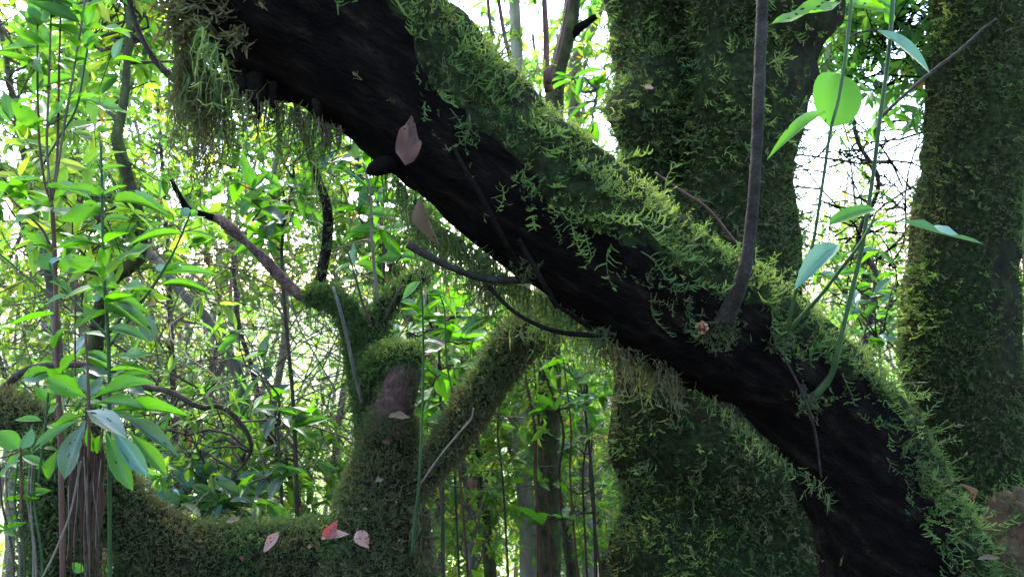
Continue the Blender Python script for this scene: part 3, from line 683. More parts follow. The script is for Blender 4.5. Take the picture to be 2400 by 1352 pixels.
# ------------------------------------------------------------------ the mossy tree at the right edge
rows = [(2330, 1500, 3.25, 330), (2300, 1230, 3.2, 250), (2275, 1060, 3.2, 240), (2258, 900, 3.2, 262), (2250, 760, 3.2, 270), (2264, 560, 3.2, 248), (2285, 300, 3.2, 226), (2297, 0, 3.2, 214), (2310, -400, 3.2, 200), (2300, -1500, 3.2, 170), (2280, -2300, 3.2, 140)]
C2 = px_ctrl(rows)
RT = empty('mossy_tree', C2[0][:3], 'slimmer mossy tree trunk at the right edge beside the bright gap', 'tree', 'upright mossy trees')
RB = np.array(RT.location)
C2[:, 3] *= 0.90
RG = tube_grid(C2, 100, 40, 0.10, 3.5, 0.12, 9.0)
trunk_part('trunk', RG, M['mossy_bark'], RT, RB)
def right_keep(p, nn, t):
    py = 676 - (p[:, 2] - CZ) / p[:, 1] * F
    return np.clip(0.78 + 1.0 * noise_v(p * np.array((1, 1, .4)), 4.0), 0.12, 1) * (py > -150) * (py < 1300)
moss_mat(RG, lambda p, nn: right_keep(p, nn, 0) * 1.6 - 0.1, 0.014, RT, RB)
g = moss_on(RG, 36000, FROND_S, (0.018, 0.036), rng, right_keep, 0.72, 0.32, 0.3, 3.0, clump=9.0)
moss_on(RG, 4500, FROND_M, (0.03, 0.06), rng, right_keep, 0.85, 0.40, 0.35, 3.0, g=g, clump=7.0)
g.build('moss', M['moss'], RT, RB, 'stuff', False)
shade_canopy(RT, RB, [C2[-1][:3], C2[-2][:3]], [((3.0, -1.0, 4.6), (6.5, 4.0, 6.8))], 18, 8)  # another unseen crown added to hold back light

# ------------------------------------------------------------------ the forked mossy tree at lower left
FB = P(890, 1560, 2.35)
FK = empty('forked_mossy_tree', FB, 'low forked tree with brown green mossy limbs and a broken reddish stub, lower left', 'tree')
def limb(name, rows, n, size, protos, tint, keep=None, bark='mossy_bark', bump=0.12, droop=0.35, nt_=50, ns=26, moss=True, lobes=0.05, label=None, tvar=0.14):
    G = tube_grid(px_ctrl(rows), nt_, ns, bump, 6.0, lobes, len(rows) * 1.3)
    o = trunk_part(name, G, M[bark], FK, FB)
    if label: o['label'] = label
    if moss:
        g = moss_on(G, n, protos, size, rng, keep, droop, tint, tvar, 6.0, lit_top=0.12)
        mo = g.build('moss', M['moss'], o, FB, 'stuff', False)
    return G
limb('trunk', [(880, 1640, 2.3, 380), (872, 1420, 2.28, 310), (880, 1300, 2.28, 255), (893, 1200, 2.29, 205), (905, 1110, 2.3, 158), (915, 1030, 2.3, 122), (920, 975, 2.3, 104)], 15000, (0.014, 0.028), FROND_S, 0.20, tvar=0.22)
limb('broken_stub', [(914, 1000, 2.28, 100), (924, 955, 2.27, 90), (936, 915, 2.27, 82), (948, 880, 2.27, 74), (953, 862, 2.28, 62)], 1500, (0.012, 0.022), FROND_S, 0.3, lambda p, n, t: np.clip((noise_v(p, 14.0) > 0.2) * 0.9 + (t < 0.22 + 0.3 * noise_v(p, 12.0)) + (t > 0.86 + 0.2 * noise_v(p, 12.0)), 0, 1), bark='red_bark', bump=0.16, lobes=0.05, label='reddish brown broken stub nearly free of moss')
limb('limb', [(905, 1040, 2.36, 110), (884, 950, 2.4, 96), (872, 880, 2.4, 80), (880, 800, 2.4, 58), (892, 740, 2.42, 48), (925, 695, 2.44, 44), (965, 660, 2.45, 40), (1000, 636, 2.46, 34)], 7500, (0.014, 0.028), FROND_S, 0.48, lambda p, n, t: np.clip(1.4 - t * 1.15, 0.1, 1))
limb('limb', [(868, 900, 2.4, 70), (844, 830, 2.4, 52), (826, 765, 2.4, 44), (795, 712, 2.4, 42), (755, 697, 2.4, 36), (720, 694, 2.4, 28)], 6000, (0.014, 0.028), FROND_S, 0.5)
limb('limb', [(975, 1160, 2.26, 34), (1005, 1105, 2.24, 56), (1050, 1040, 2.22, 72), (1105, 955, 2.2, 80), (1160, 872, 2.18, 84), (1215, 798, 2.15, 92), (1290, 740, 2.1, 100), (1400, 690, 2.05, 104), (1560, 640, 2.0, 108)], 11000, (0.014, 0.028), FROND_S, 0.28, tvar=0.2)
limb('limb', [(900, 1360, 2.3, 250), (800, 1320, 2.3, 200), (700, 1300, 2.28, 158), (560, 1302, 2.26, 140), (440, 1300, 2.24, 138), (350, 1258, 2.22, 132), (285, 1195, 2.2, 118), (225, 1125, 2.2, 108), (150, 1060, 2.2, 104), (60, 985, 2.2, 90), (-80, 940, 2.25, 84), (-260, 860, 2.35, 72), (-420, 700, 2.5, 58), (-520, 450, 2.6, 40), (-560, 150, 2.7, 22)], 17000, (0.014, 0.028), FROND_S, 0.20, tvar=0.22)
limb('limb', [(340, 1265, 2.24, 90), (320, 1330, 2.26, 105), (330, 1420, 2.3, 120)], 1500, (0.014, 0.028), FROND_S, 0.4)
limb('trunk', [(165, 1640, 2.1, 150), (150, 1450, 2.1, 120), (140, 1330, 2.1, 108), (130, 1200, 2.1, 112), (135, 1100, 2.12, 104), (150, 1040, 2.15, 90)], 6000, (0.018, 0.045), FROND_S, 0.33)
limb('limb', [(862, 915, 2.38, 60), (890, 862, 2.34, 74), (930, 836, 2.3, 70), (972, 834, 2.28, 52), (994, 846, 2.28, 24)], 2600, (0.012, 0.026), FROND_S, 0.62)
# bare branches of the forked tree
limb('branch', [(735, 697, 2.4, 26), (700, 690, 2.39, 25), (660, 652, 2.38, 23), (620, 607, 2.36, 25), (575, 565, 2.35, 23), (540, 535, 2.34, 30), (515, 515, 2.34, 24), (490, 508, 2.33, 15)], 0, (0, 0), FROND_S, 0.4, bark='lit_flaky_bark', moss=False, bump=0.5, ns=14, nt_=70, label='flaky reddish brown branch reaching up to the left')
limb('branch', [(500, 510, 2.33, 18), (462, 498, 2.32, 15), (440, 490, 2.32, 15), (418, 455, 2.3, 13), (402, 420, 2.3, 10)], 0, (0, 0), FROND_S, 0.4, bark='dark_bark', moss=False, ns=10, nt_=24)
limb('branch', [(742, 690, 2.42, 28), (756, 630, 2.45, 27), (768, 545, 2.5, 24), (765, 480, 2.5, 22), (745, 420, 2.55, 18), (722, 350, 2.6, 16), (702, 280, 2.62, 15), (685, 200, 2.65, 14)], 700, (0.01, 0.02), FROND_S, 0.3, bark='dark_bark', ns=12)
for rw, mt in (([(850, 945, 2.3, 10), (832, 880, 2.25, 9), (815, 800, 2.22, 9), (795, 720, 2.2, 8), (780, 672, 2.2, 6)], 'grey_bark'),
               ([(868, 760, 2.36, 6), (850, 710, 2.35, 6), (830, 640, 2.34, 5), (812, 580, 2.33, 4)], 'twig'),
               ([(884, 710, 2.4, 9), (878, 640, 2.4, 8), (870, 540, 2.4, 7), (868, 450, 2.42, 6), (850, 380, 2.45, 5)], 'pale_twig'),
               ([(905, 745, 2.38, 8), (930, 690, 2.34, 6), (945, 670, 2.32, 4)], 'twig'),
               ([(985, 1135, 2.15, 4), (1030, 1070, 2.12, 5), (1080, 1010, 2.1, 5), (1105, 980, 2.1, 5), (1110, 955, 2.1, 4)], 'pale_twig')):
    stick('twig', rw, M[mt], FK, FB)
for k in range(7):
    a_ = k * 2.4; x, y = 948 + 28 * math.cos(a_) * (k / 16) ** .5, 880 + 6 * math.sin(a_)
    h = 4 + 12 * ((k * 7) % 5) / 5
    stick('splinter', [(x - 2, y + 12, 2.27 + .02 * math.sin(a_), 13), (x, y - h * .4, 2.27 + .02 * math.sin(a_), 9), (x + 5, y - h, 2.27 + .02 * math.sin(a_), 3)], M['red_bark'], FK, FB, 5, 0.3)
# brown hanging tuft on the right side of its trunk
g = Geo()
hanging(g, [P(a, b, 2.16) for a, b in zip(rng.uniform(965, 1008, 130), rng.uniform(1185, 1250, 130))], rng.uniform(0.04, 0.12, 130), rng, 0.12, 0.0025, 18)
hanging(g, [P(a, b, 2.1) for a, b in zip(rng.uniform(90, 240, 160), rng.uniform(1080, 1200, 160))], rng.uniform(0.05, 0.16, 160), rng, 0.34, 0.0022, 16)
hanging(g, [P(a, b, 2.2) for a, b in zip(rng.uniform(240, 400, 90), rng.uniform(1270, 1330, 90))], rng.uniform(0.03, 0.1, 90), rng, 0.34, 0.0022, 16)
g.build('hanging_moss', M['moss'], FK, FB, 'stuff', False)

# ------------------------------------------------------------------ mossy mound in the lower right corner
c = P(2460, 1560, 1.72)
nt_, ns_ = 28, 44; G = np.zeros((nt_, ns_, 3))
for i in range(nt_):
    ph = math.pi * (0.02 + 0.96 * i / (nt_ - 1))
    for j in range(ns_):
        th = 2 * math.pi * j / ns_; d = np.array((math.sin(ph) * math.cos(th), math.sin(ph) * math.sin(th), math.cos(ph)))
        r_ = 1 + 0.22 * n3(d * 1.0 + 3, 1.8) + 0.14 * n3(d + 8, 5.0); G[i, j] = c + d * np.array((0.20, 0.24, 0.37)) * r_
MB_ = empty('mossy_mound', c - np.array((0, 0, 0.3)), 'rough mound of brown soil and olive moss in the bottom right corner', 'mound')
mo = trunk_part('earth', G, m_bark('mound_earth', [(0.3, (0.04, 0.022, 0.015)), (0.5, (0.06, 0.036, 0.02)), (0.7, (0.10, 0.064, 0.036)), (0.85, (0.06, 0.06, 0.025))], 14, (1, 1, 1)), MB_, np.array(MB_.location))
g = moss_on(G, 5000, FROND_S, (0.014, 0.03), rng, lambda p, n, t: np.clip(0.6 + 1.4 * noise_v(p, 9.0), 0.05, 1) * 0.75, 0.4, 0.24, 0.25, 8.0)
g.build('moss', M['moss'], MB_, np.array(MB_.location), 'stuff', False)
# ------------------------------------------------------------------ trees and saplings of the thicket behind
def bg_tree(name, label, rows, crowns, leaf, tint, bark, seed, group='trees of the thicket', r0=0.010, twigs=4, ratio=0.36, tang=(), n=(4, 8), moss=0, cat='tree', ns=9, bump=0.08, reach=0.35, tm=None, tr=(0.0015, 0.005)):
    """rows: trunk (px, py, depth, width px) from the bottom up; crowns: (px, py, depth, rx px, ry px, branches); tang: (px, py, depth, rx, ry, twigs)"""
    r = np.random.default_rng(seed)
    C = px_ctrl(rows)
    z0 = ground_z(C[0][0], C[0][1]) - 0.05
    if C[0][2] > z0 + 0.1: C = np.vstack([[C[0][0], C[0][1], z0, C[0][3] * 1.25], C])
    base = C[0][:3]
    root = empty(name, base, label, cat, group)
    G = tube_grid(C, 30 + 4 * len(rows), ns, bump, 5.0, 0.0, seed); trunk_part('trunk', G, bark, root, base)
    leaf *= 0.68
    S = spline(C, 40); S = S[S[:, 2] > 0.2 - S[:, 1] * 0.12][:, :3]
    if len(S) == 0: S = C[-2:, :3]
    gb, gl = Geo(), Geo()
    for (cx, cy, d, rx, ry, nb) in crowns:
        c = P(cx, cy, d); nb = int(nb * 2.0); rad = np.array((rx * d / F, min(rx, ry) * d / F * 0.8 + 0.15, ry * d / F)); tg = []
        while len(tg) < nb:
            q = r.uniform(-1, 1, 3)
            if q.dot(q) < 1: tg.append(c + q * rad)
        tg = [q for q in tg if q[2] > ground_z(q[0], q[1]) + 0.15]
        grow_crown(gb, gl, S, tg, r, leaf, tint, r0 * 0.85, twigs, n, 0.13, reach, 4, ratio, small=d > 4.6)
    for (cx, cy, d, rx, ry, nb) in tang:
        tangle(gb, P(cx, cy, d), np.array((rx * d / F, rx * d / F * 0.6, ry * d / F)), nb, r, r=tr)
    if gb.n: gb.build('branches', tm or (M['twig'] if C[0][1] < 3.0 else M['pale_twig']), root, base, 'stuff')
    if gl.n: gl.build('crown', M['foliage'], root, base, 'stuff', False)
    if moss:
        moss_on(G, moss, FROND_S, (0.012, 0.028), r, None, 0.5, 0.5, 0.2, 4.0).build('moss', M['moss'], root, base, 'stuff', False)
    return root

GB, PB, DB, TB, RBK = M['grey_bark'], M['pale_bark'], M['dark_bark'], M['twig'], M['brown_stem']
# trunks one can pick out
bg_tree('crooked_tree', 'dark crooked sapling trunk with a kinked stump end, left of the hanging moss', [(225, 1500, 3.0, 40), (215, 1200, 2.9, 36), (225, 800, 2.8, 34), (255, 668, 2.65, 30), (300, 625, 2.6, 36), (328, 590, 2.6, 34), (322, 500, 2.6, 31), (300, 420, 2.6, 28), (280, 350, 2.6, 30), (274, 318, 2.6, 27), (290, 240, 2.6, 20), (300, 120, 2.62, 17), (305, -40, 2.65, 15), (300, -300, 2.7, 12)],
        [(260, 40, 2.9, 260, 160, 16), (300, 500, 2.5, 120, 130, 5)], 0.12, 0.62, M['green_bark'], 21, moss=900, tm=M['twig'])
bg_tree('grey_tree', 'bare grey trunk bent over to the upper left, behind the flaky red branch', [(540, 1500, 3.6, 30), (542, 1200, 3.5, 29), (566, 1050, 3.4, 25), (570, 930, 3.4, 25), (540, 840, 3.4, 25), (485, 745, 3.4, 22), (420, 680, 3.4, 21), (360, 600, 3.5, 18), (250, 520, 3.6, 15), (140, 440, 3.7, 11)],
        [(330, 520, 3.7, 200, 120, 8)], 0.12, 0.65, GB, 22, tang=[(560, 800, 3.6, 230, 220, 90), (720, 900, 3.8, 160, 200, 60)])
bg_tree('thin_tree', 'thin brown trunk slanting between the grey trunk and the forked tree', [(730, 1400, 3.6, 17), (704, 1210, 3.5, 16), (690, 1140, 3.5, 16), (650, 1060, 3.5, 15), (615, 970, 3.5, 14), (590, 860, 3.5, 12), (560, 760, 3.55, 10), (545, 600, 3.6, 8)],
        [(640, 1120, 3.3, 150, 130, 12)], 0.11, 0.5, TB, 23, tang=[(640, 980, 3.6, 200, 200, 40)])
bg_tree('pale_tree', 'pale buff upright trunk below the leaning trunk, left of the big mossy tree', [(1245, 1500, 4.0, 50), (1240, 1352, 4.0, 46), (1238, 1240, 4.0, 42), (1226, 1110, 4.0, 38), (1216, 1000, 4.0, 38), (1218, 900, 4.0, 38), (1222, 780, 4.0, 36), (1230, 500, 4.05, 34), (1210, 100, 4.1, 28), (1190, -300, 4.2, 20)],
        [(1200, 150, 4.4, 160, 140, 8), (1160, 930, 4.3, 160, 110, 14)], 0.12, 0.6, PB, 24)
bg_tree('dark_tree', 'dark green trunk leaning left at the bottom, just right of the pale trunk', [(1365, 1500, 4.2, 50), (1345, 1352, 4.2, 34), (1330, 1270, 4.2, 28), (1315, 1190, 4.2, 22), (1300, 1120, 4.2, 22), (1296, 1000, 4.2, 14), (1310, 850, 4.2, 11)],
        [(1330, 1000, 4.2, 120, 160, 14), (1330, 1180, 4.0, 110, 100, 8)], 0.10, 0.55, M['green_bark'], 25, moss=400)
bg_tree('slender_tree', 'slender grey sapling trunk standing between the forked tree and the pale trunk', [(1112, 1500, 3.6, 18), (1106, 1352, 3.6, 17), (1102, 1200, 3.6, 15), (1085, 1080, 3.6, 14), (1078, 960, 3.6, 12), (1060, 800, 3.6, 10), (1070, 650, 3.6, 8)],
        [(1070, 900, 3.5, 130, 180, 16), (1080, 1180, 3.7, 110, 90, 7)], 0.105, 0.6, GB, 26)
bg_tree('slender_tree', 'mottled trunk leaning left at the bottom between two slender stems', [(1158, 1500, 4.3, 30), (1150, 1352, 4.3, 28), (1135, 1200, 4.3, 26), (1118, 1100, 4.3, 22), (1110, 960, 4.3, 18), (1115, 800, 4.4, 14)],
        [(1120, 1080, 4.4, 120, 150, 14), (1090, 1300, 4.2, 90, 60, 5)], 0.11, 0.6, M['green_bark'], 27, moss=250)
bg_tree('forked_sapling', 'dark mossy trunk with a side branch in the gap above the leaning trunk', [(1285, 1500, 3.5, 60), (1290, 700, 3.5, 52), (1298, 260, 3.5, 46), (1305, 170, 3.5, 42), (1325, 100, 3.5, 40), (1338, 40, 3.5, 40), (1345, -100, 3.5, 36), (1350, -500, 3.5, 28)],
        [(1300, -160, 3.7, 220, 120, 8)], 0.12, 0.5, M['green_bark'], 28, moss=1500)
rt = bpy.data.objects['forked_sapling']; fb = np.array(rt.location)
stick('side_branch', [(1328, 95, 3.5, 24), (1355, 68, 3.48, 22), (1380, 50, 3.46, 18), (1398, 38, 3.45, 14)], M['dark_bark'], rt, fb)
bg_tree('slender_tree', 'pale mossy stem curving up close beside the big mossy trunk', [(1385, 1500, 4.4, 36), (1360, 700, 4.4, 32), (1345, 210, 4.4, 30), (1355, 130, 4.4, 28), (1390, 60, 4.4, 24), (1420, -60, 4.4, 22), (1440, -400, 4.4, 16)],
        [(1400, 200, 4.3, 80, 90, 8)], 0.10, 0.72, PB, 29, moss=500)
bg_tree('slender_tree', 'greenish trunk half hidden at the lower left edge of the big mossy tree', [(1440, 1500, 5.0, 36), (1425, 1352, 5.0, 34), (1405, 1220, 5.0, 30), (1390, 1120, 5.0, 24), (1370, 950, 5.0, 18), (1350, 800, 5.0, 14)],
        [(1400, 980, 4.8, 100, 140, 14), (1400, 1200, 4.8, 80, 110, 8)], 0.105, 0.5, M['green_bark'], 30)
# thin upright stems at the bottom centre
ORD = ['first', 'second', 'third', 'fourth', 'fifth', 'eighth', 'sixth', 'seventh', 'eleventh', 'tenth', 'ninth']
for k, (x0, x1, x2, d, w_) in enumerate([(1040, 1030, 1022, 3.2, 6), (1075, 1066, 1050, 3.4, 6), (1095, 1078, 1062, 3.0, 7), (1190, 1178, 1185, 3.3, 6), (1268, 1255, 1222, 3.1, 11), (1330, 1310, 1262, 3.2, 9), (1290, 1275, 1250, 3.4, 8), (1310, 1300, 1302, 3.5, 7), (1405, 1382, 1340, 3.6, 6), (1375, 1366, 1372, 3.3, 6), (1352, 1336, 1320, 3.0, 6)]):
    bg_tree('thin_sapling', '%s thin bare stem right of the forked tree, counted at the bottom edge' % ORD[k], [(x0 + 6, 1480, d, w_ * 1.1), (x0, 1330, d, w_), (x1, 1120, d, w_ * .9), (x1 + random.uniform(-14, 14), 1000, d, w_ * .8), (x2, 840, d, w_ * .6)],
            [(x2, 860, d, 50, 60, 3)] if k % 3 == 0 else [], 0.09, 0.6, RBK if k % 2 == 0 else TB, 300 + k, group='thin stems in the undergrowth', cat='sapling', ns=6, bump=0.04, r0=0.005)
bg_tree('arching_tree', 'long dark crooked branch arching across the lower left thicket', [(-60, 1300, 2.6, 26), (-50, 1000, 2.5, 22), (20, 900, 2.4, 17), (70, 862, 2.4, 15), (130, 856, 2.4, 14), (250, 860, 2.45, 14), (330, 903, 2.5, 14), (400, 918, 2.5, 14), (470, 955, 2.55, 13), (520, 952, 2.6, 13), (570, 1000, 2.65, 11), (590, 1050, 2.7, 9), (570, 1090, 2.75, 6)],
        [(420, 1000, 2.8, 120, 90, 5)], 0.09, 0.5, TB, 31, tang=[(420, 960, 2.9, 200, 130, 24)])
# leafy trees of the left thicket
LBL = ['leafy tree at the left edge behind the fan of pale stems', 'leafy tree just left of the crooked dark sapling', 'leafy tree between the crooked dark sapling and the hanging moss', 'leafy tree straight behind the hanging moss curtain',
       'leafy tree behind the upper dark branch of the forked tree', 'leafy tree rising behind the upper limbs of the forked tree', 'shaded leafy tree at the left edge behind the rosette plant', 'leafy tree deep in the thicket behind the V stemmed green shrub',
       'leafy tree deep in the thicket behind the bent grey trunk', 'leafy tree deep in the thicket behind the flaky red branch', 'small far leafy tree above the low mossy limb', 'far pale leafy tree at upper left, farthest of the left thicket']
for k, (x, d, cs) in enumerate([
    (60, 3.6, [(80, 120, 3.6, 200, 180, 14), (60, 420, 3.6, 160, 160, 10)]),
    (180, 4.4, [(200, 250, 4.4, 220, 220, 16), (120, 700, 4.3, 160, 160, 12)]),
    (380, 5.0, [(360, 180, 5.0, 180, 260, 18), (330, 760, 4.9, 170, 150, 12)]),
    (560, 5.2, [(600, 420, 5.0, 200, 170, 18), (520, 250, 5.2, 160, 140, 10)]),
    (690, 4.4, [(720, 380, 4.4, 130, 120, 10), (640, 600, 4.4, 150, 140, 9)]),
    (880, 4.0, [(840, 440, 4.0, 130, 130, 13), (880, 620, 4.1, 120, 130, 11), (1050, 540, 4.2, 120, 100, 12)]),
    (30, 5.4, [(40, 620, 5.4, 200, 200, 16), (60, 900, 5.2, 160, 120, 10)]),
    (300, 6.2, [(300, 480, 6.2, 240, 240, 22), (300, 900, 6.2, 200, 160, 14)]),
    (480, 6.6, [(480, 700, 6.6, 220, 240, 20), (460, 1000, 6.4, 180, 130, 14)]),
    (760, 6.4, [(760, 560, 6.4, 220, 240, 22), (780, 980, 6.2, 180, 160, 16)]),
    (620, 7.4, [(600, 1080, 7.2, 200, 130, 18), (640, 300, 7.4, 240, 200, 16)]),
    (130, 7.2, [(130, 160, 7.2, 260, 240, 20), (140, 980, 7.0, 220, 140, 14)]),
]):
    rg = np.random.default_rng(50 + k); lean = rg.uniform(-90, 90)
    w_ = [22, 26, 18, 20][k % 4] * 4.2 / d; lean *= 2.2
    bg_tree('leafy_tree', LBL[k], [(x + lean, 1500, d, w_ * 1.1), (x + lean * .7, 1100, d, w_), (x + lean * .2 + rg.uniform(-70, 70), 750, d, w_ * .8), (x + rg.uniform(-60, 60), 420, d, w_ * .6), (x - lean * .5, 80, d, w_ * .4), (x - lean, -250, d, w_ * .3)],
            cs, rg.uniform(0.105, 0.14), [0.7, 0.6, 0.74, 0.55][k % 4], [GB, PB, TB][k % 3], 400 + k, group='leafy trees of the left thicket',
            tang=[(x, 700, d, 260, 420, 40)], twigs=4)
LBC = ['leafy tree right behind the broken reddish stub', 'leafy tree behind the slanting mossy limb under the leaning trunk', 'leafy tree close to the left lower edge of the big mossy tree',
       'far leafy tree low between the forked tree and the slender saplings', 'far leafy tree behind the pale buff trunk']
for k, (x, d, cs) in enumerate([
    (1010, 4.6, [(1030, 760, 4.6, 130, 120, 14), (1010, 1000, 4.6, 110, 120, 8)]),
    (1150, 5.2, [(1150, 860, 5.2, 170, 140, 18), (1150, 1180, 5.2, 150, 150, 14)]),
    (1330, 5.6, [(1330, 920, 5.6, 150, 150, 18), (1330, 1200, 5.6, 150, 160, 14)]),
    (1050, 6.6, [(1060, 1160, 6.6, 190, 180, 20), (1050, 880, 6.6, 180, 140, 14)]),
    (1260, 7.0, [(1280, 1060, 7.0, 200, 200, 24), (1260, 1300, 6.8, 180, 80, 8), (1270, 180, 7.0, 160, 140, 8)]),
]):
    rg = np.random.default_rng(80 + k); lean = rg.uniform(-50, 50); w_ = 26 * 4.5 / d
    bg_tree('leafy_tree', LBC[k], [(x + lean, 1500, d, w_ * 1.1), (x + lean * .5, 1100, d, w_), (x, 750, d, w_ * .8), (x + rg.uniform(-30, 30), 420, d, w_ * .6), (x - lean * .5, 80, d, w_ * .4)],
            cs, rg.uniform(0.10, 0.13), [0.6, 0.5, 0.68][k % 3], [GB, TB, PB][k % 3], 500 + k, group='leafy trees under the leaning trunk', tang=[(x, 1050, d, 180, 260, 18)])
# the bright gap on the right
bg_tree('gap_tree', 'sparse tree with leafy sprays hanging in the bright gap at upper right', [(2480, 1500, 3.9, 46), (2440, 900, 3.9, 40), (2380, 300, 3.9, 34), (2260, -60, 3.8, 26), (2120, -180, 3.7, 18), (1990, -200, 3.6, 12)],
        [(2070, 60, 3.6, 110, 110, 15), (2050, 150, 3.6, 90, 90, 9), (2140, 180, 3.7, 50, 60, 5)], 0.15, 0.22, GB, 61, tm=M['dark_bark'], group=None, twigs=3, n=(4, 7), ratio=0.34)
bg_tree('gap_tree', 'tangle of bare dark branches crossing the white gap between the right trunks', [(2080, 1500, 4.4, 26), (2075, 1000, 4.4, 22), (2020, 880, 4.4, 16), (2040, 740, 4.4, 14), (2052, 640, 4.4, 14), (2010, 560, 4.4, 11), (2060, 430, 4.4, 11), (2010, 330, 4.4, 10), (1992, 220, 4.4, 8)],
        [(1960, 380, 4.4, 60, 60, 3), (2040, 460, 4.4, 90, 60, 4)], 0.07, 0.6, TB, 62, group=None, twigs=2, tang=[(2040, 380, 4.4, 120, 130, 60), (2060, 600, 4.4, 130, 150, 40)], tm=M['dark_bark'], tr=(0.003, 0.008))
bg_tree('gap_bush', 'pale green leafy bush low in the bright gap between the right trunks', [(2010, 1500, 5.4, 22), (2020, 1100, 5.4, 18), (2030, 800, 5.4, 12), (2020, 600, 5.4, 8)],
        [(2020, 760, 5.4, 150, 110, 26), (1990, 580, 5.4, 120, 90, 13), (2080, 640, 5.6, 100, 100, 10)], 0.10, 0.66, GB, 63, group=None, cat='bush')
bg_tree('edge_tree', 'leafy sapling seen in the sliver beyond the rightmost trunk', [(2500, 1500, 5.0, 26), (2480, 900, 5.0, 22), (2470, 400, 5.0, 16), (2460, 0, 5.0, 10)],
        [(2440, 900, 5.0, 90, 240, 12), (2440, 300, 5.0, 90, 200, 5)], 0.11, 0.6, GB, 64, group=None, tang=[(2430, 700, 5.0, 80, 300, 12)])
for k, (x, d, lab) in enumerate(((-220, 4.4, 'leafy tree just outside the left edge, nearest of three'), (-480, 5.4, 'second leafy tree outside the left edge'), (-800, 5.0, 'third leafy tree outside the left edge'),
                                 (2560, 6.2, 'leafy tree behind the rightmost mossy trunk'), (2820, 5.6, 'leafy tree outside the right edge'), (3100, 6.6, 'farther leafy tree outside the right edge'))):
    rg = np.random.default_rng(700 + k); lean = rg.uniform(-80, 80); w_ = 110 / d
    bg_tree('leafy_tree', lab, [(x + lean, 1400, d, w_ * 1.1), (x + lean * .6, 1000, d, w_), (x, 650, d, w_ * .8), (x + rg.uniform(-40, 40), 350, d, w_ * .6), (x - lean * .5, 0, d, w_ * .4)],
            [(x, 250, d, 200, 240, 16), (x + 30, 700, d, 180, 180, 10)], 0.13, 0.62, [GB, PB, TB][k % 3], 720 + k, group='leafy trees beside the view', tang=[(x, 700, d, 200, 300, 16)])
# far woodland edge, one mass of leaves
r = np.random.default_rng(90); gl = Geo(); gb = Geo()
for k in range(310):
    d = r.uniform(8.5, 17); x = r.uniform(-1.05, 1.05) * d; yb = ground_z(x, d); h = r.uniform(2.5, 7.5) * (0.55 if x > 3 else 1)
    top = np.array((x + r.normal(0, .6), d, yb + h)); add_tube(gb, np.array([(x, d, yb - .05, .05), (x + r.normal(0, .25), d, yb + h * .5, .035), (*top, .01)]), 8, 5, 0.1)
    tips = np.column_stack([r.normal(x, 0.75, 34), r.normal(d, 0.7, 34), yb + h * r.beta(2.2, 1.4, 34)])
    whorls(gl, tips, nz(r.normal(0, 1, (34, 3)) + np.array((0, 0, .8))), r, 0.11, r.uniform(0.5, 0.85), (4, 8), 0.45, small=True)
o = gl.build('far_thicket', M['foliage'], None, (0, 0, 0), 'stuff', False); tag(o, 'far bright woodland leaves reading as one pale green mass', 'foliage')
o = gb.build('far_trunks', M['pale_bark'], None, (0, 0, 0), 'stuff'); tag(o, 'faint thin far trunks deep inside the bright woodland', 'trunks')
# ------------------------------------------------------------------ near shrubs on the left
def shrub(name, label, base, stems, leaves, extra=(), group=None, cat='shrub'):
    root = empty(name, base, label, cat, group); B = np.array(root.location)
    for rows, mat in stems: stick('stem', rows, M[mat], root, B, 7, 0.05)
    for row in leaves: px_leaf(root, B, row)
    return root, B

def spray(root, B, pts, rng_, n, length, wd, kinds, spread=1.0, up=0.3):
    """n leaves standing out round the points pts (x, y, z) as parts of root"""
    for k in range(n):
        q = pts[rng_.integers(len(pts))]
        a_ = rng_.uniform(0, 6.283); d = np.array((math.cos(a_) * spread, math.sin(a_) * spread * 0.8, rng_.normal(up, 0.3)))
        L = length * rng_.uniform(0.6, 1.25); t = q + nz(d) * L
        put_leaf(root, B, kinds[rng_.integers(len(kinds))], q, t, L * wd * rng_.uniform(0.8, 1.2), np.array((0, -0.2, 0.8)) + rng_.normal(0, 0.45, 3))

rs = np.random.default_rng(33)
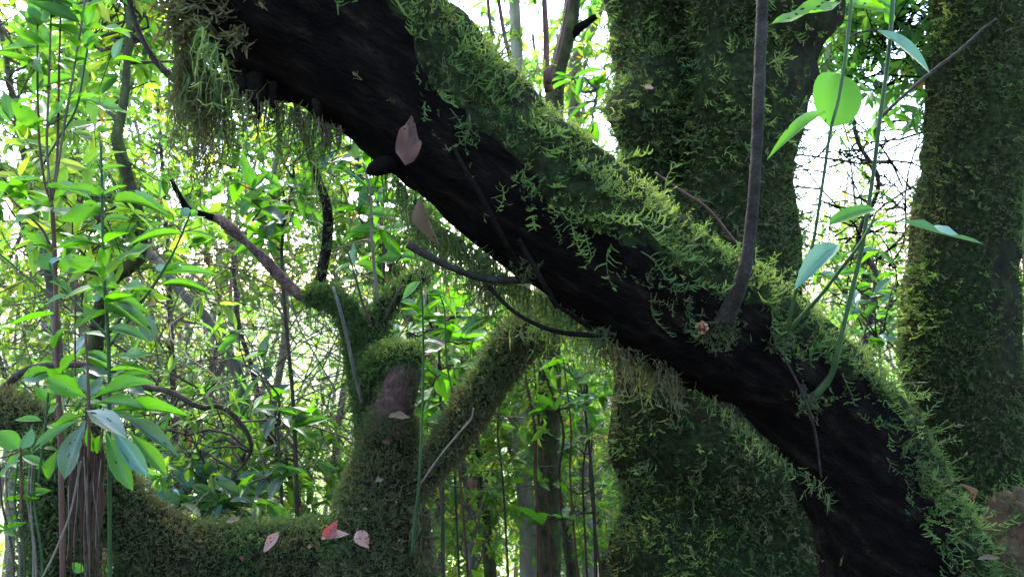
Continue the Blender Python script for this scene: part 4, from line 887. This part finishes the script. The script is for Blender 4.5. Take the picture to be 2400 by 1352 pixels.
# tall plant with a red brown stem and a fan of pale upper stems
D = 1.75
root, B = shrub('tall_shrub', 'tall shrub with reddish stem splitting into a fan of thin pale stems, far left', P(150, 1500, D), [
    ([(150, 1500, D, 14), (143, 1100, D, 12), (139, 960, D, 12), (134, 870, D, 11), (130, 650, D, 10), (124, 510, D, 10), (118, 460, D, 9)], 'brown_stem'),
    ([(118, 465, D, 7), (105, 430, D, 6), (92, 330, D, 6), (88, 200, D, 5), (88, 60, D, 4)], 'brown_stem'),
    ([(118, 465, D, 7), (112, 380, D, 6), (110, 320, D, 6), (115, 180, D, 5), (119, 60, D, 4), (122, -60, D, 4)], 'pale_twig'),
    ([(120, 465, D, 7), (132, 400, D, 6), (136, 300, D, 6), (139, 140, D, 5), (142, 40, D, 4), (142, -60, D, 4)], 'brown_stem'),
    ([(122, 465, D, 7), (130, 430, D, 6), (150, 300, D, 6), (172, 170, D, 5), (195, 30, D, 5), (205, -60, D, 4)], 'pale_twig'),
    ([(102, 385, D, 5), (140, 320, D, 5), (180, 250, D, 5), (205, 115, D, 4)], 'green_stem'),
    ([(128, 600, D, 7), (100, 540, D, 6), (60, 500, D, 5), (10, 450, D, 5)], 'brown_stem'),
    ([(132, 610, D, 9), (180, 630, D + .1, 9), (245, 645, D + .15, 8)], 'twig'),
], [
    (90, 62, 116, -40, D, 62, 'leaf_oval', 'c'), (88, 62, 40, 20, D, 34, 'leaf', 'm'), (208, 118, 209, 68, D, 28, 'lime_oval', 'c'), (266, 140, 287, 86, D, 22, 'teal', 'c'),
    (195, 62, 312, 84, D, 30, 'leaf', 'u', -.05), (200, 20, 270, -10, D, 40, 'leaf', 'm'), (205, 64, 215, 0, D, 34, 'lime', 'c'), (268, 141, 332, 137, D, 18, 'lime', 'u'),
    (88, 112, -10, 112, D, 34, 'leaf', 'm'), (88, 125, 50, 75, D, 40, 'leaf_oval', 'c'), (91, 218, 90, 162, D, 28, 'leaf_oval', 'c'), (188, 236, 310, 276, D, 28, 'leaf', 'm', -.05),
    (92, 222, 28, 254, D, 18, 'leaf', 'u'), (90, 276, 22, 304, D, 18, 'leaf', 'u'), (108, 440, 214, 448, D, 26, 'leaf', 'u', -.1), (139, 138, 215, 145, D, 26, 'leaf', 'm'),
    (172, 165, 128, 140, D, 26, 'leaf', 'm'), (118, 100, 60, 40, D, 36, 'leaf', 'c'), (142, 40, 170, -30, D, 40, 'leaf', 'c'), (110, 300, 160, 262, D, 20, 'dull', 'm'), (136, 250, 175, 215, D, 22, 'lime', 'm'),
    (125, 487, 40, 506, D - .05, 46, 'leaf', 'm', -.06), (125, 490, 216, 524, D - .05, 48, 'leaf', 'm', -.08), (128, 470, 65, 440, D, 24, 'leaf', 'u'), (124, 470, 182, 430, D, 26, 'leaf', 'u'),
    (130, 578, 205, 580, D, 16, 'leaf', 'u', .02), (130, 577, 74, 577, D, 16, 'leaf', 'u'), (130, 632, 92, 594, D, 34, 'leaf_oval', 'c'), (12, 450, -20, 500, D, 30, 'leaf', 'm'), (60, 500, 20, 540, D, 26, 'leaf', 'm'),
    (88, 60, 70, 10, D, 34, 'lime', 'c'), (142, 20, 105, -40, D, 40, 'leaf', 'c'), (205, 110, 240, 70, D, 26, 'leaf', 'm'), (305, 90, 255, 60, D + .2, 28, 'leaf', 'u'), (175, 150, 205, 100, D, 20, 'leaf', 's'),
])
S = np.vstack([spline(px_ctrl([(92, 330, D, 6), (88, 60, D, 4)])[:, :3], 12), spline(px_ctrl([(110, 320, D, 6), (120, -60, D, 4)])[:, :3], 12), spline(px_ctrl([(150, 300, D, 6), (200, -40, D, 4)])[:, :3], 12)])
spray(root, B, S, rs, 34, 0.085, 0.36, ['leaf', 'lime', 'leaf_oval'])
spray(root, B, spline(px_ctrl([(130, 900, D, 6), (124, 520, D, 4), (10, 450, D, 4)])[:, :3], 20), rs, 22, 0.09, 0.36, ['leaf', 'leaf', 'lime'])

# second plant, green stem with a V of branches
D = 1.6
root, B = shrub('green_shrub', 'broad leaved green shrub with a V of pale green stems, near left', P(258, 1480, D), [
    ([(258, 1480, D, 10), (257, 1200, D, 9), (256, 1000, D, 9), (256, 880, D, 9), (253, 780, D, 9), (246, 680, D, 8), (242, 600, D, 7), (239, 450, D, 7), (236, 330, D, 5)], 'green_stem'),
    ([(255, 792, D, 7), (205, 740, D, 6), (160, 690, D, 6), (125, 645, D, 5), (115, 615, D, 4)], 'green_stem'),
    ([(256, 812, D, 7), (310, 740, D, 6), (365, 660, D, 6), (405, 595, D, 5), (440, 515, D, 4), (446, 500, D, 4)], 'green_stem'),
    ([(256, 780, D, 5), (290, 740, D, 5), (345, 690, D, 4), (382, 640, D, 4)], 'green_stem'),
    ([(178, 660, D, 5), (176, 760, D, 4), (177, 900, D, 4)], 'brown_stem'),
], [
    (268, 474, 392, 470, D, 30, 'leaf', 'u', -.08), (428, 548, 296, 553, D, 26, 'leaf', 'u', -.06), (427, 546, 508, 553, D, 22, 'leaf', 'u'), (358, 574, 268, 615, D, 36, 'leaf', 'm'),
    (378, 644, 502, 632, D, 30, 'lime', 'm', -.03), (378, 668, 498, 668, D, 16, 'leaf', 'u'), (380, 640, 430, 610, D, 24, 'lime', 'm'), (445, 505, 425, 490, D, 24, 'teal_oval', 'c'), (446, 505, 462, 495, D, 22, 'lime_oval', 'c'),
    (378, 635, 374, 618, D, 22, 'teal_oval', 'c'), (246, 672, 362, 690, D - .03, 36, 'leaf', 'u', -.1), (245, 672, 150, 690, D, 34, 'leaf', 'u', -.06), (246, 700, 345, 720, D, 30, 'leaf', 'm', -.05), (248, 730, 355, 745, D, 34, 'leaf', 'u', -.1),
    (250, 735, 170, 752, D, 30, 'leaf', 'u', -.1), (253, 770, 345, 790, D, 32, 'leaf', 'm', -.06), (252, 790, 190, 776, D, 30, 'leaf', 'u'), (216, 702, 200, 690, D, 22, 'lime_oval', 'c'), (220, 700, 236, 694, D, 20, 'teal_oval', 'c'),
    (256, 838, 364, 838, D, 32, 'leaf', 'm', -.06), (256, 870, 350, 855, D, 28, 'leaf', 'u'), (256, 900, 356, 868, D, 32, 'lime', 'm'), (255, 850, 190, 820, D, 30, 'leaf', 'm'), (256, 880, 190, 862, D, 28, 'dull', 'm'),
    (240, 520, 300, 505, D, 26, 'leaf', 'm'), (240, 500, 200, 480, D, 24, 'lime', 'm'), (238, 400, 290, 380, D, 24, 'leaf', 'u'), (115, 625, 140, 600, D, 24, 'teal', 'm'), (118, 630, 78, 612, D, 26, 'lime', 'm'), (115, 660, 175, 680, D, 26, 'leaf', 'u'),
    (160, 692, 100, 712, D, 24, 'leaf', 'm'), (205, 742, 150, 735, D, 24, 'leaf', 'u'), (310, 742, 350, 725, D, 24, 'leaf', 'u'), (440, 520, 480, 505, D, 20, 'leaf', 'u'),
    (355, 800, 340, 740, D + .3, 40, 'dull_oval', 'c'), (200, 790, 170, 830, D, 40, 'dull_oval', 'm'),
])
spray(root, B, spline(px_ctrl([(256, 950, D, 6), (253, 780, D, 6), (244, 640, D, 4), (238, 400, D, 4)])[:, :3], 20), rs, 26, 0.075, 0.34, ['leaf', 'leaf', 'lime'])

# rosette plant over the fibrous trunk
D = 1.5
root, B = shrub('rosette_plant', 'rosette of long glossy leaves above brown hanging roots, lower left', P(205, 1420, D), [
    ([(207, 1100, D, 8), (209, 1030, D, 7), (208, 950, D, 7), (206, 880, D, 6), (200, 780, D, 5)], 'brown_stem'),
    ([(238, 1060, D, 6), (240, 1010, D, 6), (262, 985, D, 5)], 'brown_stem'),
    ([(90, 1130, D, 6), (100, 1050, D, 6), (108, 980, D, 6), (113, 920, D, 5)], 'green_stem'),
    ([(50, 1200, D, 7), (50, 1120, D, 6), (48, 1048, D, 5)], 'brown_stem'),
], [
    (204, 932, 112, 884, D, 48, 'lime_obov', 'c', -.03), (214, 936, 338, 874, D, 38, 'lime_obov', 'm', -.03), (220, 946, 326, 935, D, 30, 'leaf_obov', 'm', -.05), (250, 965, 418, 940, D, 30, 'lime_obov', 'm', -.05),
    (202, 962, 282, 1002, D - .05, 46, 'dull_obov', 'm', -.1), (275, 970, 410, 1042, D, 32, 'dull_obov', 'm', -.05), (202, 985, 138, 1114, D - .05, 52, 'dull_obov', 'c', -.05), (246, 1005, 304, 1146, D, 42, 'leaf_obov', 'c', -.04),
    (262, 1000, 342, 1112, D, 42, 'teal_obov', 'c', -.03), (300, 1010, 393, 1108, D + .03, 36, 'leaf_obov', 'm'), (192, 980, 66, 1052, D, 32, 'leaf_obov', 'm', -.05), (198, 970, 90, 1012, D, 28, 'leaf_obov', 'm', .05),
    (98, 986, 32, 980, D, 20, 'lime', 'm'), (48, 1050, -8, 1008, D, 44, 'lime', 'c'), (50, 1050, 78, 1008, D, 30, 'teal', 's'), (135, 1052, 104, 1124, D, 30, 'leaf_obov', 'c'), (132, 1056, 90, 1046, D, 18, 'lime', 'u'),
    (208, 925, 190, 875, D, 26, 'dull_obov', 'c'), (210, 930, 245, 880, D, 26, 'dull', 'c'), (230, 960, 330, 985, D + .05, 28, 'leaf_obov', 'u'), (205, 990, 215, 1060, D, 20, 'lime_obov', 'c'), (236, 1020, 222, 1065, D, 24, 'lime', 'c'),
    (50, 1060, 0, 1120, D, 26, 'lime', 'm'), (52, 1070, 110, 1090, D, 24, 'leaf', 'm'), (110, 950, 132, 905, D, 26, 'lime', 'm'), (112, 940, 85, 905, D, 24, 'lime', 'm'), (108, 975, 140, 945, D, 22, 'lime', 'm'), (105, 1000, 128, 1000, D, 18, 'leaf', 'u'),
    (195, 1340, 168, 1318, D, 22, 'lime', 'c'), (300, 905, 340, 925, D + .1, 30, 'dull', 'm'),
])
g = Geo(); rf = np.random.default_rng(5)
for x0, x1, w_ in ((188, 172, 18), (205, 203, 22), (226, 228, 16), (215, 192, 16), (236, 222, 12), (200, 180, 14), (222, 212, 12), (180, 166, 10), (232, 236, 9)):
    add_tube(g, px_ctrl([(x0, 1030, D + .05, w_ * .6), (x0 + rf.uniform(-8, 8), 1090, D + .04, w_), (x1 + rf.uniform(-8, 8), 1170, D + .03, w_), (x1 + rf.uniform(-6, 6), 1225 + rf.uniform(-40, 30), D + .03, w_ * .35), (x1 + rf.uniform(-6, 6), 1275 + rf.uniform(-20, 120), D + .03, w_ * .12)]), 22, 8, 0.25, 14)
g.build('hanging_root_mass', M['fibre'], root, B)
for k in range(26):
    x = rf.uniform(165, 248); e = rf.uniform(-18, 14)
    stick('hanging_root', [(x, 1050 + rf.uniform(0, 60), D - .01, 3), (x + e * .3 + rf.uniform(-5, 5), 1150, D - .02, 3), (x + e * .7 + rf.uniform(-6, 6), 1250, D - .01, 2.6), (x + e, 1290 + rf.uniform(0, 110), D, 2)], M['fibre' if k % 3 else 'pale_twig'], root, B, 4, 0.0)
stick('hanging_root', [(190, 1080, D - .05, 5), (165, 1200, D - .05, 5), (130, 1290, D - .05, 5), (95, 1360, D - .05, 4)], M['pale_twig'], root, B)

# thin stems with small leaves in the lower left corner
D = 1.9
rows_ = [[(x0, 1450, D, 6), (x0 + rf.uniform(-8, 8), 1300, D, 6), (x1, 1180, D, 5), (x1 + rf.uniform(-8, 8), 1080, D, 4)] for x0, x1 in ((40, 18), (55, 35), (62, 52), (85, 66), (100, 80), (30, 5), (75, 72))]
root, B = shrub('reed_clump', 'clump of thin upright stems in the bottom left corner', P(60, 1480, D), [(r_, ['pale_twig', 'green_stem', 'twig'][k % 3]) for k, r_ in enumerate(rows_)], [])
spray(root, B, np.array([P(x, y, D) for x, y in ((40, 1140), (60, 1160), (70, 1170), (20, 1120), (10, 1240), (50, 1100))]), rs, 22, 0.06, 0.3, ['leaf', 'lime'])

# shrubs of the middle distance whose leaves can be told apart
def leafy_bush(label, rows, tips, d, n, L, kinds, seed, mat='twig', group='leafy bushes in front of the thicket'):
    r_ = np.random.default_rng(seed); root, B = shrub('leafy_bush', label, P(*rows[0][:3]), [(rows, mat)], [], group=group, cat='bush')
    S = spline(px_ctrl(rows)[:, :3], 20); pts = []
    for (x, y) in tips:
        q = P(x, y, d + r_.uniform(-.2, .2)); a = S[np.argmin(np.linalg.norm(S - q, axis=1) + np.maximum(0, S[:, 2] - q[2]))]
        p = wavy_path(a, q, r_, 5, 0.1); g = Geo(); add_tube(g, np.column_stack([p, np.linspace(0.005, 0.002, 5)]), 8, 5); g.build('twig', M[mat], root, B)
        for k in range(n):
            e = nz(np.array((r_.normal(), r_.normal() * .8, r_.normal(0.15, .5)))); b = q if k % 3 else p[3]
            l = L * r_.uniform(.6, 1.2)
            put_leaf(root, B, kinds[r_.integers(len(kinds))], b, b + e * l, l * r_.uniform(.3, .42), np.array((0, -.3, 1)) + r_.normal(0, .35, 3))
leafy_bush('bush with dark glossy leaves hanging under the left end of the leaning trunk', [(700, 1480, 2.9, 12), (690, 1000, 2.9, 10), (660, 600, 2.9, 8), (690, 420, 2.9, 6)], [(690, 490), (620, 520), (720, 440), (660, 440), (590, 470), (770, 380), (760, 320), (820, 340), (620, 560), (560, 430)], 2.8, 8, 0.115, ['leaf', 'leaf', 'dull', 'lime'], 1)
leafy_bush('bush with fresh leaves showing under the middle of the leaning trunk', [(860, 1480, 3.0, 12), (880, 1000, 3.0, 10), (900, 600, 3.0, 8), (880, 450, 3.0, 6)], [(860, 440), (900, 540), (840, 500), (820, 380), (900, 470), (940, 600), (830, 620), (870, 360)], 2.9, 8, 0.115, ['leaf', 'lime', 'lime', 'teal'], 2)
leafy_bush('bush with broad leaves between the forked tree and the mossy slanting limb', [(1040, 1480, 2.7, 10), (1035, 1100, 2.7, 9), (1030, 850, 2.7, 7), (1020, 700, 2.7, 5)], [(985, 740), (1000, 690), (1060, 780), (940, 780), (1080, 720), (1010, 870), (1080, 860), (1040, 940), (1110, 800), (1150, 740), (1000, 990), (960, 960)], 2.6, 8, 0.11, ['leaf', 'lime', 'leaf', 'lime_oval'], 3)
leafy_bush('dark leaved bush above the low mossy limb, left of the forked tree', [(480, 1480, 3.0, 12), (470, 1250, 3.0, 10), (480, 1150, 3.0, 8)], [(400, 1120), (450, 1140), (500, 1120), (420, 1180), (540, 1150), (480, 1190), (380, 1160), (560, 1190), (450, 1090), (520, 1180), (360, 1200), (600, 1160)], 3.0, 9, 0.12, ['leaf', 'dull', 'leaf_obov', 'teal'], 4)
leafy_bush('bush with bronze and green leaves in front of the bare grey trunk', [(640, 1480, 2.7, 10), (660, 1200, 2.7, 8), (650, 1000, 2.7, 6)], [(640, 930), (630, 1120), (560, 1160), (600, 1180), (680, 1100), (650, 960), (690, 1000), (560, 780), (620, 860)], 2.7, 6, 0.11, ['leaf', 'dull', 'lime', 'dull_obov'], 5)
leafy_bush('bush with fresh green leaves beside the left lower edge of the big mossy tree', [(1400, 1480, 3.2, 10), (1390, 1150, 3.2, 8), (1370, 950, 3.2, 6)], [(1330, 850), (1380, 880), (1300, 900), (1410, 930), (1350, 950), (1280, 960), (1390, 1010), (1270, 1230), (1265, 1130), (1320, 1050)], 3.1, 8, 0.10, ['leaf', 'lime', 'leaf'], 6)
leafy_bush('sprig of broad leaves in the gap between leaning trunk and big mossy tree', [(1375, 700, 2.3, 8), (1378, 400, 2.25, 7), (1385, 300, 2.2, 5), (1400, 210, 2.2, 4)], [(1385, 240), (1365, 180), (1395, 200), (1340, 190), (1390, 290)], 2.2, 4, 0.075, ['leaf_oval', 'leaf_oval', 'lime_oval'], 7)
leafy_bush('low fresh bush in the gap beside the right trunk', [(2080, 1480, 3.6, 10), (2070, 1000, 3.6, 8), (2060, 800, 3.6, 6)], [(2000, 720), (2050, 690), (2090, 740), (2020, 780), (2080, 800), (1960, 620), (2100, 640), (2010, 640), (1920, 640), (2060, 590)], 3.6, 7, 0.10, ['lime', 'leaf', 'teal'], 8)

# green sapling stem in front of the forked tree
D = 1.9
root, B = shrub('green_sapling', 'single upright green stem rising in front of the forked tree', P(968, 1240, 2.0), [
    ([(966, 1300, 2.0, 9), (975, 1200, 1.95, 8), (982, 1130, D, 6.5), (990, 950, D, 6), (992, 800, D, 5), (985, 650, D, 4.5), (960, 550, D, 5), (950, 480, D, 4)], 'green_stem'),
    ([(1060, 920, D, 4), (1046, 840, D, 4), (1042, 730, D, 4), (1030, 690, D, 3)], 'green_stem')],
    [(985, 660, 940, 700, D, 30, 'leaf', 'm'), (1035, 815, 990, 825, D, 24, 'leaf', 'm'), (1030, 690, 1075, 740, D, 20, 'leaf', 'm'), (950, 482, 920, 450, D, 26, 'lime', 'm'), (952, 482, 985, 455, D, 24, 'lime', 'm'), (990, 800, 1045, 805, D, 22, 'dull', 'u')])

# ------------------------------------------------------------------ fallen leaves caught on trunks and limbs
def dead_leaf(label, row, mat, prof='ovate', droop=0.3, fold=0.25, wavy=0.08, twist=0.4, nh=None):
    bx, by, tx, ty, d, wd = row[:6]; dd = row[6] if len(row) > 6 else 0
    me = unit_leaf('dead_leaf', M[mat], prof, droop, fold, 0, 12, wavy, twist)
    o = put_leaf(None, (0, 0, 0), me, P(bx, by, d), P(tx, ty, d + dd), wd * d / F, nh if nh is not None else NB['c'], 'dead_leaf')
    return tag(o, label, 'leaf', 'dead leaves caught on the trunks')
dead_leaf('curled pinkish brown dead leaf stuck to the dark leaning trunk', (950, 388, 962, 284, 1.232, 58, .015), 'brown_leaf', 'ovate', -0.3, 0.35, 0.22, 0.3, (0.2, -1, 0.1))
dead_leaf('tan folded dead leaf dangling beneath the leaning trunk', (985, 465, 1030, 578, 1.28, 56, .01), 'tan_leaf', 'lance', 0.05, 0.3, 0.04, 0.5, (-.5, -1, 0))
dead_leaf('red dead leaf standing on the low mossy limb', (765, 1262, 790, 1218, 2.12, 28), 'red_leaf', 'ovate', 0.15, 0.25, 0.05, 0.5)
dead_leaf('rose coloured dead leaf lying under the red leaf', (752, 1262, 818, 1248, 2.12, 22), 'pink_leaf', 'lance', 0.1, 0.15, 0.04, 0.1, NB['m'])
dead_leaf('narrow pink dead leaf leaning on the low mossy limb', (655, 1246, 616, 1294, 2.14, 26), 'pink_leaf', 'lance', 0.05, 0.2, 0.03, 0.4)
dead_leaf('broad pale pink dead leaf on the base of the forked tree', (836, 1244, 866, 1286, 2.06, 34), 'pink_leaf', 'ovate', 0.25, 0.2, 0.1, 0.2)
dead_leaf('cream dead leaf lying on the moss below the broken stub', (910, 976, 962, 972, 2.18, 20), 'tan_leaf', 'lance', 0.2, 0.1, 0.05, 0.1, NB['m'])
dead_leaf('small brown dead leaf on the mossy trunk of the forked tree', (898, 1032, 916, 1040, 2.17, 12), 'brown_leaf')
dead_leaf('pale dead leaf tucked behind the low mossy limb', (530, 1222, 562, 1212, 2.2, 16), 'tan_leaf', 'lance', 0.1, 0.1, 0.03, 0.1, NB['m'])
dead_leaf('brown dead leaf hanging right of the broken stub', (1046, 806, 990, 818, 1.92, 40), 'brown_leaf', 'lance', 0.35, 0.1, 0.05, 0.1, NB['m'])
dead_leaf('small pale dead leaf on the face of the big mossy tree', (1512, 208, 1534, 204, 2.36, 12), 'pink_leaf')
dead_leaf('dark brown dead leaf hanging from a twig at bottom centre', (1106, 1118, 1108, 1152, 2.4, 24), 'brown_leaf', 'ovate')
dead_leaf('small orange dead leaf hanging in the thicket', (484, 600, 490, 628, 2.2, 14), 'brown_leaf')
dead_leaf('thin pale dead leaf at the foot of the leaning trunk', (2248, 1132, 2296, 1172, 1.5, 12), 'tan_leaf', 'lance')
dead_leaf('grey dead leaf on the mossy mound', (2290, 1310, 2345, 1304, 1.5, 12), 'tan_leaf', 'lance', 0.1, 0.1, 0.03, 0.1, NB['m'])

LIT = ['first', 'second', 'third', 'fourth', 'fifth', 'sixth', 'seventh', 'eighth', 'ninth', 'tenth', 'eleventh', 'twelfth']
rl = np.random.default_rng(77)
for k, (x, y, d) in enumerate(((420, 1248, 2.15), (470, 1262, 2.14), (520, 1250, 2.14), (585, 1258, 2.14), (690, 1262, 2.14), (725, 1285, 2.12), (560, 1305, 2.14), (880, 1130, 2.18), (930, 1180, 2.16), (850, 1195, 2.15), (905, 1320, 2.08), (940, 1265, 2.1))):
    a_ = rl.uniform(0, 6.28); l = rl.uniform(14, 26)
    where = 'on the low mossy limb' if k < 7 else 'on the mossy foot of the forked tree'
    dead_leaf('small %s leaf scrap %s, %s from the left' % (('brown', 'tan')[k % 2], where, LIT[sorted([q for q in range(12) if (q < 7) == (k < 7)], key=lambda q: (420, 470, 520, 585, 690, 725, 560, 880, 930, 850, 905, 940)[q]).index(k)]),
              (x, y, x + l * math.cos(a_), y + 0.5 * l * math.sin(a_), d - 0.005, l * 0.42), ('brown_leaf', 'tan_leaf')[k % 2], 'lance', 0.3, 0.3, 0.1, 0.6, NB['m'])
